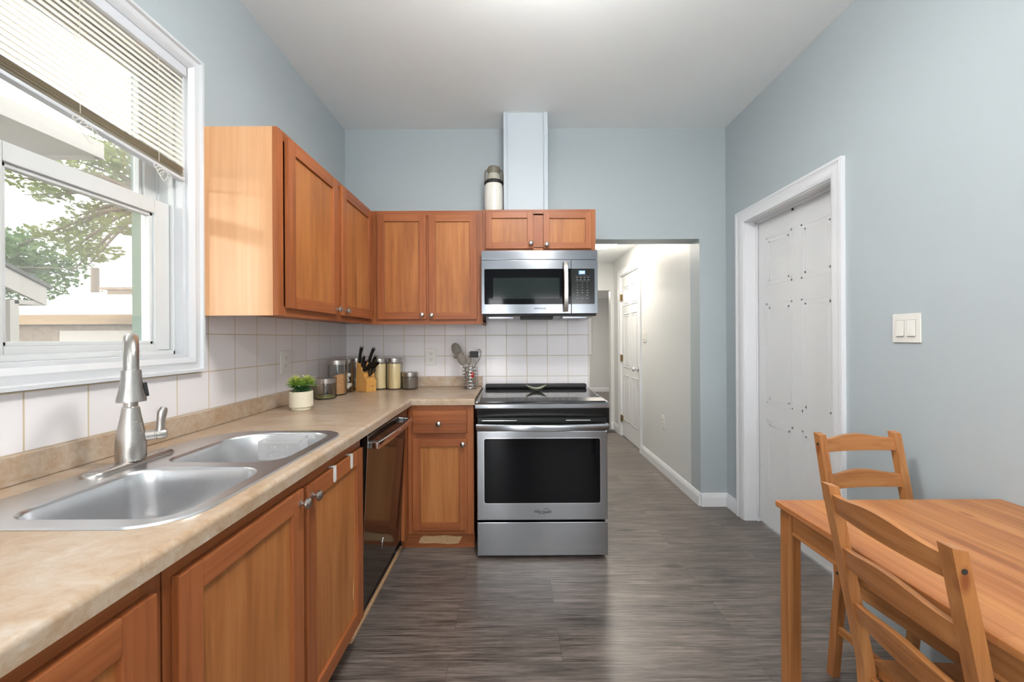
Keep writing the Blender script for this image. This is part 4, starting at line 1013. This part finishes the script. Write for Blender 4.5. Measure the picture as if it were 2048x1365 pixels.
bm = bm_new(); d = (up * math.cos(R(38)) + fdir * math.sin(R(38))).normalized(); n_ = fdir * math.cos(R(38)) - up * math.sin(R(38))
for sg in (-1, 1):
    cc = TK_(.014, .106, .030) + d * .045 + w_ * sg * .013
    tube(bm, [cc + w_ * (.011 * math.cos(a)) + d * (.019 * math.sin(a)) for a in [R(20 * i) for i in range(18)]], .0042, 8, closed=True)
    tube(bm, [TK_(.014, .106, .030), cc - d * .017], .006, 8)
obj('handle', bm, M['black'], t)
bm = bm_new(); q0 = TK_(.016, .1, .030); beam(bm, q0 + d * .0005, q0 + d * .012, .016, .003, up=tuple(n_), bev=0); obj('blade', bm, M['chrome'], t)

# utensil holder
uh = thing('utensil_holder', 'steel wire spiral holder full of kitchen utensils beside the stove', 'utensil holder', (-.312, 2.855, .914))
ux, uy = -.312, 2.855
bm = bm_new()
for k in range(7): tube(bm, [(ux + .051 * math.cos(a), uy + .051 * math.sin(a), .924 + k * .0235) for a in [R(15 * i) for i in range(24)]], .003, 8, closed=True)
obj('rings', bm, M['nickel'], uh)
bm = bm_new()
for k in range(6):
    a = R(60 * k + 15); x, y = ux + .0555 * math.cos(a), uy + .0555 * math.sin(a); tube(bm, [(x, y, .9150), (x, y, 1.07)], .0016, 6)
obj('wires', bm, M['chrome'], uh)
bm = bm_new(); cyl(bm, (ux, uy, .918), (ux, uy, .920), .045); obj('base', bm, M['chrome'], uh)
g = 'utensils in the wire holder'
def utensil(name, label, a, b, r_, mat, head, hmat=None, hname='head'):
    a = Vector(a); b = Vector(b); t = thing(name, label, 'utensil', a, g)
    bm = bm_new(); tube(bm, [a, (a + b) / 2, b], r_, 8); obj('handle', bm, mat, t)
    bm = bm_new(); head(bm, b, (b - a).normalized()); obj(hname, bm, hmat or mat, t, smooth=60); return t
def bowlhead(wd, ln, dp, tilt=0):
    def f(bm, p, d):
        vs = bmesh.ops.create_uvsphere(bm, u_segments=20, v_segments=12, radius=1)['verts']; sd2 = Vector((1, 0, 0)); sd2 = (sd2 - d * sd2.dot(d)).normalized(); n2 = d.cross(sd2)
        for v in vs: q = v.co.copy(); v.co = p + d * (ln * (q.z + .9)) + sd2 * (wd * q.x) + n2 * (dp * q.y)
    return f
Z0 = .925
utensil('serving_spoon', 'large grey nylon spoon leaning out highest over the holder', (ux + .030, uy + .012, Z0), (-.392, uy + .014, 1.155), .004, M['nylon'], bowlhead(.034, .050, .008), hname='bowl')
utensil('ladle', 'grey ladle with flat rim leaning just under the large spoon', (ux + .024, uy - .003, Z0), (-.386, uy - .003, 1.138), .004, M['nylon'], bowlhead(.040, .020, .007), hname='bowl')
def strain(bm, p, d):
    sd2 = (Vector((1, 0, 0)) - d * d.x).normalized(); n2 = d.cross(sd2)
    cc = p + d * .045
    tube(bm, [cc + d * (.047 * math.cos(a)) + sd2 * (.027 * math.sin(a)) for a in [R(18 * i) for i in range(20)]], .0024, 6, closed=True)
    vs = bmesh.ops.create_uvsphere(bm, u_segments=20, v_segments=8, radius=1)['verts']
    for v in vs: q = v.co.copy(); v.co = cc + d * (.046 * q.z) + sd2 * (.026 * q.x) + n2 * (.006 * q.y)
    tube(bm, [cc + d * .047, cc + d * .056 + sd2 * .004, cc + d * .062, cc + d * .056 - sd2 * .004], .0015, 6, closed=True)
utensil('strainer', 'small mesh strainer leaning low to the side of the holder', (ux + .026, uy - .018, Z0), (-.354, uy - .019, 1.085), .003, M['chrome'], strain, M['nylon'], 'mesh_basket')
utensil('spatula', 'dark nylon spatula standing in the middle of the holder', (ux - .012, uy - .014, Z0), (-.318, uy - .013, 1.085), .004, M['nylon'], bowlhead(.020, .034, .005), hname='blade')
def server(bm, p, d):
    sd2 = (Vector((1, 0, 0)) - d * d.x).normalized(); n2 = d.cross(sd2); mt = Matrix((sd2, n2, d)).transposed()
    vs = box(bm, -.030, .030, -.004, .004, .0, .046, .004)
    for k in range(4): vs += box(bm, -.024 + k * .014, -.016 + k * .014, -.009, -.003, .008, .038, .001)
    for k in range(3): vs += box(bm, -.040, -.028, -.003, .003, .006 + k * .014, .012 + k * .014, .001)
    for v in vs: v.co = p + mt @ (Matrix.Rotation(R(-12), 3, 'Y') @ v.co)
utensil('slotted_turner', 'black slotted turner with square head in the wire holder', (ux - .014, uy - .030, Z0), (-.278, uy - .031, 1.138), .004, M['chrome'], server, M['blackmat'])
def whisk(bm, p, d):
    sd2 = (Vector((1, 0, 0)) - d * d.x).normalized(); n2 = d.cross(sd2)
    for k in range(5):
        an = math.pi * k / 5; e_ = sd2 * math.cos(an) + n2 * math.sin(an)
        tube(bm, [p + d * (.058 * (1 - math.cos(a))) + e_ * (.030 * math.sin(a) * (.55 + .45 * (1 - math.cos(a)) / 2)) for a in [R(20 * i) for i in range(19)]], .0011, 5, closed=True)
utensil('whisk', 'steel wire whisk leaning toward the stove', (ux - .006, uy + .027, Z0), (-.276, uy + .027, 1.085), .005, M['chrome'], whisk, hname='wires')
utensil('bottle_opener', 'red handled tool low inside the wire holder', (ux + .016, uy - .036, Z0), (ux + .020, uy - .036, .995), .004, M['chrome'], bowlhead(.012, .022, .008), M['red'], 'grip')

# lantern on the cabinet top
ln = thing('camping_lantern', 'white and grey camping lantern standing on the wall cabinet', 'lantern', (-.128, 2.83, 2.137))
c = (-.132, 2.83, 2.137); bm = bm_new(); lathe(bm, c, [(.066, 0), (.070, .004), (.070, .030), (.064, .036)], seg=32); obj('base', bm, M['blackmat'], ln)
bm = bm_new(); lathe(bm, c, [(.062, .036), (.066, .060), (.068, .14), (.066, .225), (.060, .238)], seg=36); obj('globe', bm, M['milky'], ln)
bm = bm_new(); lathe(bm, c, [(.062, .236), (.069, .240), (.069, .252), (.060, .262)], seg=32); obj('collar', bm, M['blackmat'], ln)
bm = bm_new(); lathe(bm, c, [(.050, .258), (.048, .300), (.040, .312), (.040, .316)], seg=32); obj('neck', bm, plain('pale_grey_reflector', lin(176, 172, 158), .35), ln)
bm = bm_new(); lathe(bm, c, [(.020, .302), (.040, .312), (.046, .330), (.046, .352), (.040, .362), (.01, .364)], seg=32); obj('cap', bm, M['taupe'], ln)
for sg in (-1, 1):
    bm = bm_new(); tube(bm, [(c[0] + sg * .044, c[1], c[2] + .345), (c[0] + sg * .058, c[1], c[2] + .338), (c[0] + sg * .063, c[1], c[2] + .30), (c[0] + sg * .064, c[1], c[2] + .250)], .007, 8); obj('side_arm', bm, M['taupe'], ln)
bm = bm_new()
for k in range(15): a = R(180 + 12 * k + 6); box(bm, c[0] + .071 * math.cos(a) - .002, c[0] + .071 * math.cos(a) + .002, c[1] + .071 * math.sin(a) - .002, c[1] + .071 * math.sin(a) + .002, c[2] + .004, c[2] + .028)
obj('ribs', bm, M['plastic'], ln)

# ------------------------------------------------------------------ table and chairs
tb = thing('dining_table', 'honey coloured pine dining table against the right wall', 'table', (1.235, .71, FZ))
TX0, TX1, TY0, TY1, TZ = .868, 1.616, .133, 1.3135, .733
bm = bm_new(); box(bm, TX0, TX1, TY0, TY1, TZ - .020, TZ, .004, 3); obj('tabletop', bm, M['pinetop'], tb)
ap = [('Y', TX0 + .022, TX0 + .042, TY0 + .06, TY1 - .05), ('Y', TX1 - .042, TX1 - .022, TY0 + .06, TY1 - .05), ('X', TX0 + .055, TX1 - .055, TY1 - .042, TY1 - .022), ('X', TX0 + .055, TX1 - .055, TY0 + .022, TY0 + .042)]
for ax, a, b, e, f in ap:
    bm = bm_new(); box(bm, a, b, e, f, .645, TZ - .020, .002)
    if ax == 'Y': box(bm, a - .003, b + .003, e, f, .640, .650, .003)
    else: box(bm, a, b, e - .003, f + .003, .640, .650, .003)
    obj('apron', bm, M['pine' + ax], tb)
for x in (TX0 + .012, TX1 - .055):
    for y in (TY0 + .006, TY1 - .047):
        bm = bm_new(); box(bm, x, x + .041, y, y + .041, FZ, TZ - .020, .004); obj('leg', bm, M['pine'], tb)

def make_chair(label):
    t = thing('dining_chair', label, 'chair', (0, 0, 0), 'pine ladder back chairs')
    py = lambda z: .213 + (z - .44) * (.087 / .4695)
    for sg in (-1, 1):
        bm = bm_new(); x = sg * .157; w2_, d2_ = .0145, .0135
        prof = [(.243, 0), (.209, .38), (.213, .44), (.298, .898)]
        lo = []
        for (y, z) in prof: lo.append([bm.verts.new((x + dx, y + dy, z + (.005 if dy > 0 and z > .8 else 0))) for dx, dy in ((-w2_, -d2_), (w2_, -d2_), (w2_, d2_), (-w2_, d2_))])
        fs = loft(bm, lo); bmesh.ops.bevel(bm, geom=list({e for f in fs for e in f.edges if e.calc_face_angle(0) > .7}), offset=.003, segments=2, affect='EDGES')
        pz = obj('back_post', bm, M['pine'], t, local=True)
        for zz in (.862, .405):
            bm = bm_new(); lathe(bm, (x + sg * w2_ - sg * .0004, py(zz) if zz > .44 else .209, zz), [(.0055, 0), (.0055, .001), (.003, .001)], (sg, 0, 0), 12); obj('bolt', bm, M['slot'], pz, local=True)
        bm = bm_new(); box(bm, sg * .150 - .015, sg * .150 + .015, -.187, -.157, 0, .420, .003); obj('front_leg', bm, M['pine'], t, local=True)
        bm = bm_new(); beam(bm, (sg * .157, .216, .19), (sg * .150, -.158, .19), .014, .028, bev=.002); obj('stretcher', bm, M['pineY'], t, local=True)
        bm = bm_new(); beam(bm, (sg * .157, .196, .39), (sg * .150, -.158, .39), .018, .05, bev=.002); obj('side_rail', bm, M['pineY'], t, local=True)
    bm = bm_new(); box(bm, -.136, .136, -.182, -.166, .36, .418, .002); obj('front_rail', bm, M['pineX'], t, local=True)
    bm = bm_new(); box(bm, -.143, .143, .199, .213, .36, .418, .002); obj('rear_rail', bm, M['pineX'], t, local=True)
    bm = bm_new(); lo = [[bm.verts.new((x, y, z)) for x, y in rrect(-.172, .172, -.195, .192, (.02, .02, .012, .012), 4)] for z in (.420, .424, .438, .442)]; loft(bm, lo); obj('seat', bm, M['pineX'], t, local=True)
    for zb, hgt in ((.833, .046), (.698, .048), (.560, .046)):
        bm = bm_new(); n = 14; lo = []
        for k in range(n + 1):
            u = k / n * 2 - 1; x = u * .1435; zt = zb + hgt + .016 * (.5 + .5 * math.cos(math.pi * u)); sag = .012 * (1 - u * u)
            lo.append([bm.verts.new((x, py(zb) + sag - .008, zb)), bm.verts.new((x, py(zb) + sag + .008, zb)), bm.verts.new((x, py(zt) + sag + .008, zt)), bm.verts.new((x, py(zt) + sag - .008, zt))])
        loft(bm, lo); obj('back_slat', bm, M['pineX'], t, local=True, smooth=30)
    return t
c1 = make_chair('pine ladder back chair at the far end of the table by the wall')
c2 = dup(c1); c2['label'] = 'pine ladder back chair pushed up to the long side of the table'
c1.location = (1.381, 1.266, FZ); c1.rotation_euler = (0, 0, R(4)); c1.scale = (1.0, 1, 1)
c2.location = (1.103, .8475, FZ); c2.rotation_euler = (0, 0, R(85.9)); c2.scale = (.97, 1, 1)

# ------------------------------------------------------------------ lamps
def emat(name, col, s):
    m, nt, b = newmat(name); b.inputs['Base Color'].default_value = col; b.inputs['Emission Color'].default_value = col; b.inputs['Emission Strength'].default_value = s; return m
def ceiling_lamp(x, y, z, r_, s, col, label):
    t = thing('ceiling_light', label, 'ceiling light', (x, y, z))
    bm = bm_new(); lathe(bm, (x, y, z), [(r_ * 1.02, -.022), (r_ * 1.04, -.020), (r_ * 1.04, 0)], seg=40); obj('rim', bm, M['plastic'], t)
    bm = bm_new(); lathe(bm, (x, y, z), [(r_, -.022), (r_ * .97, -.030), (r_ * .8, -.040), (r_ * .4, -.046), (.01, -.047)], seg=40, cap0=False); obj('diffuser', bm, emat('lit_diffuser', col, s), t, smooth=80)
ceiling_lamp(1.0, 4.42, HC, .16, LAMP_HALL, (1, .92, .80, 1), 'round lit flush light on the hallway ceiling')
kl = thing('ceiling_light', 'glass bowl light hanging close under the kitchen ceiling', 'ceiling light', (.17, 1.15, 2.56))
bm = bm_new(); lathe(bm, (.17, 1.15, CEIL), [(.07, 0), (.07, -.02), (.02, -.03), (.012, -.035), (.012, -.19), (.02, -.20)], seg=28); obj('stem', bm, M['nickel'], kl)
bm = bm_new(); lathe(bm, (.17, 1.15, 2.56), [(.01, .0), (.07, .006), (.12, .028), (.16, .068), (.172, .10), (.168, .102), (.155, .07), (.115, .034), (.05, .012), (.02, .12)], seg=44, cap0=False, cap1=False); obj('glass_bowl', bm, emat('lit_bowl', (1, .985, .96, 1), LAMP_KITCHEN), kl, smooth=80)
ceiling_lamp(.45, -1.3, CEIL, .19, FILL_LAMP_REAR, (1, .96, .91, 1), 'unseen flush fill light added on the rear kitchen ceiling')  # unseen lamp added to brighten the kitchen from the rear
ceiling_lamp(1.0, 7.6, 2.2, .17, FILL_LAMP_FAR, (1, .93, .84, 1), 'unseen flush fill light added in the room beyond the hallway')  # hidden lamp added to brighten the far room

# hallway floor things
rg = thing('floor_register', 'dark metal floor vent at the end of the hallway', 'floor vent', (1.30, 5.40, FZ))
bm = bm_new(); box(bm, 1.17, 1.385, 5.33, 5.47, FZ, FZ + .005, .001); obj('frame', bm, M['blackmat'], rg)
bm = bm_new()
for k in range(8): box(bm, 1.185 + k * .024, 1.190 + k * .024, 5.345, 5.455, FZ + .004, FZ + .008)
obj('slats', bm, M['black'], rg)
bn_ = thing('storage_bin', 'small black bin on the floor beyond the hallway opening', 'bin', (1.39, 5.92, FZ))
bm = bm_new(); box(bm, 1.30, 1.50, 5.82, 6.02, FZ, .24, .01); obj('body', bm, M['blackmat'], bn_)
bm = bm_new(); box(bm, 1.295, 1.505, 5.815, 6.025, .24, .265, .006); obj('lid', bm, plain('grey_lid', lin(90, 90, 92), .5), bn_)

# ------------------------------------------------------------------ outdoors beyond the window
bm = bm_new(); box(bm, -40, -1.46, -8, 40, -.75, -.65); struct('ground', bm, M['ground'])
gp = bm_new(); box(gp, -1.735, -1.455, 1.80, 1.98, -.65, 3.6); tag(obj('trim_green_board', gp, M['green']), kind='structure')
pr_ = thing('porch_roof', 'white eave of a porch roof high outside the window', 'roof', (-6, 1.5, 3.0))
bm = bm_new(); box(bm, -9, -4.05, -3, 3.8, 3.06, 3.12); obj('soffit', bm, M['extwhite'], pr_)
bm = bm_new(); box(bm, -4.05, -3.98, -3, 3.86, 3.04, 3.20, .01); box(bm, -9, -4.0, 3.8, 3.86, 3.04, 3.2); obj('gutter', bm, M['extwhite'], pr_)
bm = bm_new(); prism(bm, [(-9, 3.13), (-4.0, 3.13), (-4.0, 3.2), (-9, 4.3)], lambda u, v, n: Vector((u, n, v)), -3, 3.85); obj('roof', bm, M['shingle'], pr_)
bm = bm_new()
for y in (-2.5, 1.2): box(bm, -6.2, -6.05, y, y + .15, -.65, 3.06)
obj('posts', bm, M['extwhite'], pr_)
sh = thing('shed', 'white gabled shed with dark shingles at the window edge', 'shed', (-9, 4.2, -.65))
T = lambda u, v, n: Vector((-7.0 + n, u, v))
bm = bm_new(); prism(bm, [(2.6, -.65), (5.6, -.65), (5.6, 2.0), (4.1, 2.72), (2.6, 2.0)], T, -4, -.25); obj('walls', bm, M['extwhite'], sh)
bm = bm_new(); prism(bm, [(5.92, 2.06), (4.1, 2.93), (4.1, 2.66), (5.92, 1.80)], T, -.03, .02); prism(bm, [(2.28, 2.06), (4.1, 2.93), (4.1, 2.66), (2.28, 1.80)], T, -.03, .02); prism(bm, [(5.55, 1.80), (5.92, 1.80), (5.92, 1.86), (5.55, 1.86)], T, -4, 0); obj('fascia', bm, M['extwhite'], sh)
bm = bm_new(); prism(bm, [(5.97, 2.05), (5.97, 2.10), (4.1, 3.0), (2.23, 2.10), (2.23, 2.05), (4.1, 2.94)], T, -4.1, .05); obj('roof', bm, M['shingle'], sh)
bm = bm_new(); box(bm, -7.10, -7.0, 5.5, 5.6, -.65, 1.85); obj('post', bm, M['extwhite'], sh)
ga = thing('garage', 'low garage with pale sunlit roof, tan fascia and white door', 'garage', (-9, 10.5, -.65))
bm = bm_new(); A = [(-11.6, 8.9, 1.86), (-4.0, 8.9, 1.86), (-5.2, 11.6, 2.68), (-12.8, 11.6, 2.68)]
a = [bm.verts.new(p) for p in A]; b_ = [bm.verts.new((x, y, z - .06)) for x, y, z in A]; loft(bm, [a, b_])
A = [(-12.8, 11.6, 2.68), (-5.2, 11.6, 2.68), (-6.4, 14.3, 1.86), (-14.0, 14.3, 1.86)]; a = [bm.verts.new(p) for p in A]; b_ = [bm.verts.new((x, y, z - .06)) for x, y, z in A]; loft(bm, [a, b_]); obj('roof', bm, M['roofpale'], ga)
bm = bm_new(); box(bm, -11.6, -4.0, 8.88, 8.94, 1.64, 1.86); obj('fascia', bm, M['fascia'], ga)
bm = bm_new(); box(bm, -11.45, -4.2, 9.1, 13.8, -.65, 1.80); obj('walls', bm, M['stone'], ga)
bm = bm_new(); box(bm, -10.4, -7.0, 9.06, 9.1, -.6, 1.5); obj('door', bm, M['extwhite'], ga)
bm = bm_new(); box(bm, -11.6, -10.3, 11.3, 11.9, 2.5, 2.72); box(bm, -11.75, -10.15, 11.2, 12.0, 2.72, 2.79); obj('roof_vent', bm, M['stone'], ga)
up_ = thing('utility_pole', 'weathered wooden utility pole carrying a thin wire', 'utility pole', (-14.8, 14, -.65))
bm = bm_new(); cyl(bm, (-14.8, 14, -.65), (-14.8, 14, 3.85), .14, .11, 14); obj('pole', bm, M['pole'], up_)
bm = bm_new(); tube(bm, [(-24, 14, 4.25), (-19, 14, 3.95), (-14.8, 14, 3.8), (-11, 14, 3.35), (-4, 14, 3.0)], .012, 5); obj('wire', bm, M['pole'], up_)

def crown(bm, blobs, n, size, seed):
    q = random.Random(seed)
    for (c, r_) in blobs:
        for k in range(n):
            while True:
                d = Vector((q.uniform(-1, 1), q.uniform(-1, 1), q.uniform(-1, 1)))
                if .05 < d.length < 1: break
            d = d * (.6 + .4 / max(d.length, .3)) if q.random() < .5 else d
            p = Vector(c) + Vector((d.x * r_[0], d.y * r_[1], d.z * r_[2]))
            a = Vector((q.uniform(-1, 1), q.uniform(-1, 1), q.uniform(-.6, .6))).normalized(); b = a.cross(Vector((q.uniform(-1, 1), q.uniform(-1, 1), q.uniform(-1, 1)))).normalized()
            s = size * q.uniform(.6, 1.3)
            bm.faces.new([bm.verts.new(p + a * s), bm.verts.new(p + b * s * .5), bm.verts.new(p - a * s), bm.verts.new(p - b * s * .5)])
def tree(label, trunk, blobs, n, size, mat, seed, twigs=True):
    t = thing('tree', label, 'tree', trunk[0], 'trees beyond the window')
    bm = bm_new(); tube(bm, trunk, .1, 8, radii=[.16 - .08 * i / (len(trunk) - 1) for i in range(len(trunk))])
    for (c, r_) in blobs:
        tp = Vector(trunk[-1]) if twigs else Vector(trunk[-1])
        m_ = (tp + Vector(c)) / 2 + Vector((0, 0, .12)); tube(bm, [tp, m_, Vector(c), Vector(c) + (Vector(c) - m_) * .5], .02, 5, radii=[.05, .03, .018, .006])
    obj('trunk', bm, M['bark'], t)
    bm = bm_new(); crown(bm, blobs, n, size, seed); cr = obj('crown', bm, mat, t); cr['kind'] = 'stuff'
q = random.Random(11)
bl1 = []
for k in range(30):
    f = q.random(); bl1.append(((-8.15 + 2.6 * f + q.uniform(-.1, .1), 7 + q.uniform(-.7, .7), 3.15 + 1.75 * q.random() - (1 - f) * .1), (.38 * q.uniform(.6, 1.2), .35, .16 * q.uniform(.7, 1.4))))
for p in ((-8.2, 7, 3.88), (-8.0, 7, 4.05), (-7.75, 7, 3.3), (-7.6, 7, 3.05), (-7.5, 7, 3.55), (-7.3, 7, 2.85), (-7.55, 7, 2.75), (-7.2, 7, 4.5), (-7.7, 7, 4.6)): bl1.append((p, (.34, .3, .15)))
tree('airy light green tree reaching branches across the window', [(-5.4, 7.2, -.65), (-5.5, 7.1, 1.5), (-5.9, 7, 3.2), (-6.3, 7, 3.7)], bl1, 120, .055, M['fol1'], 5)
bl2 = [((-20.8 + q.uniform(-2.1, 1.75), 16 + q.uniform(-1.2, 1.2), 4.5 + q.uniform(-1.2, 1.05)), (.95, .9, .62)) for k in range(28)]
tree('dense round green tree behind the shed', [(-21, 16.2, -.65), (-20.9, 16.1, 2.5), (-20.8, 16, 3.6)], bl2, 190, .13, M['fol2'], 6)
bl3 = [((-15.7 + q.uniform(-.9, .9), 15.5 + q.uniform(-.4, .4), 2.65 + q.uniform(-.5, .4)), (.45, .45, .35)) for k in range(12)]
tree('low green shrub behind the garage roof', [(-15.7, 15.5, -.65), (-15.7, 15.5, 1.6), (-15.7, 15.5, 2.3)], bl3, 130, .08, M['fol1'], 8)
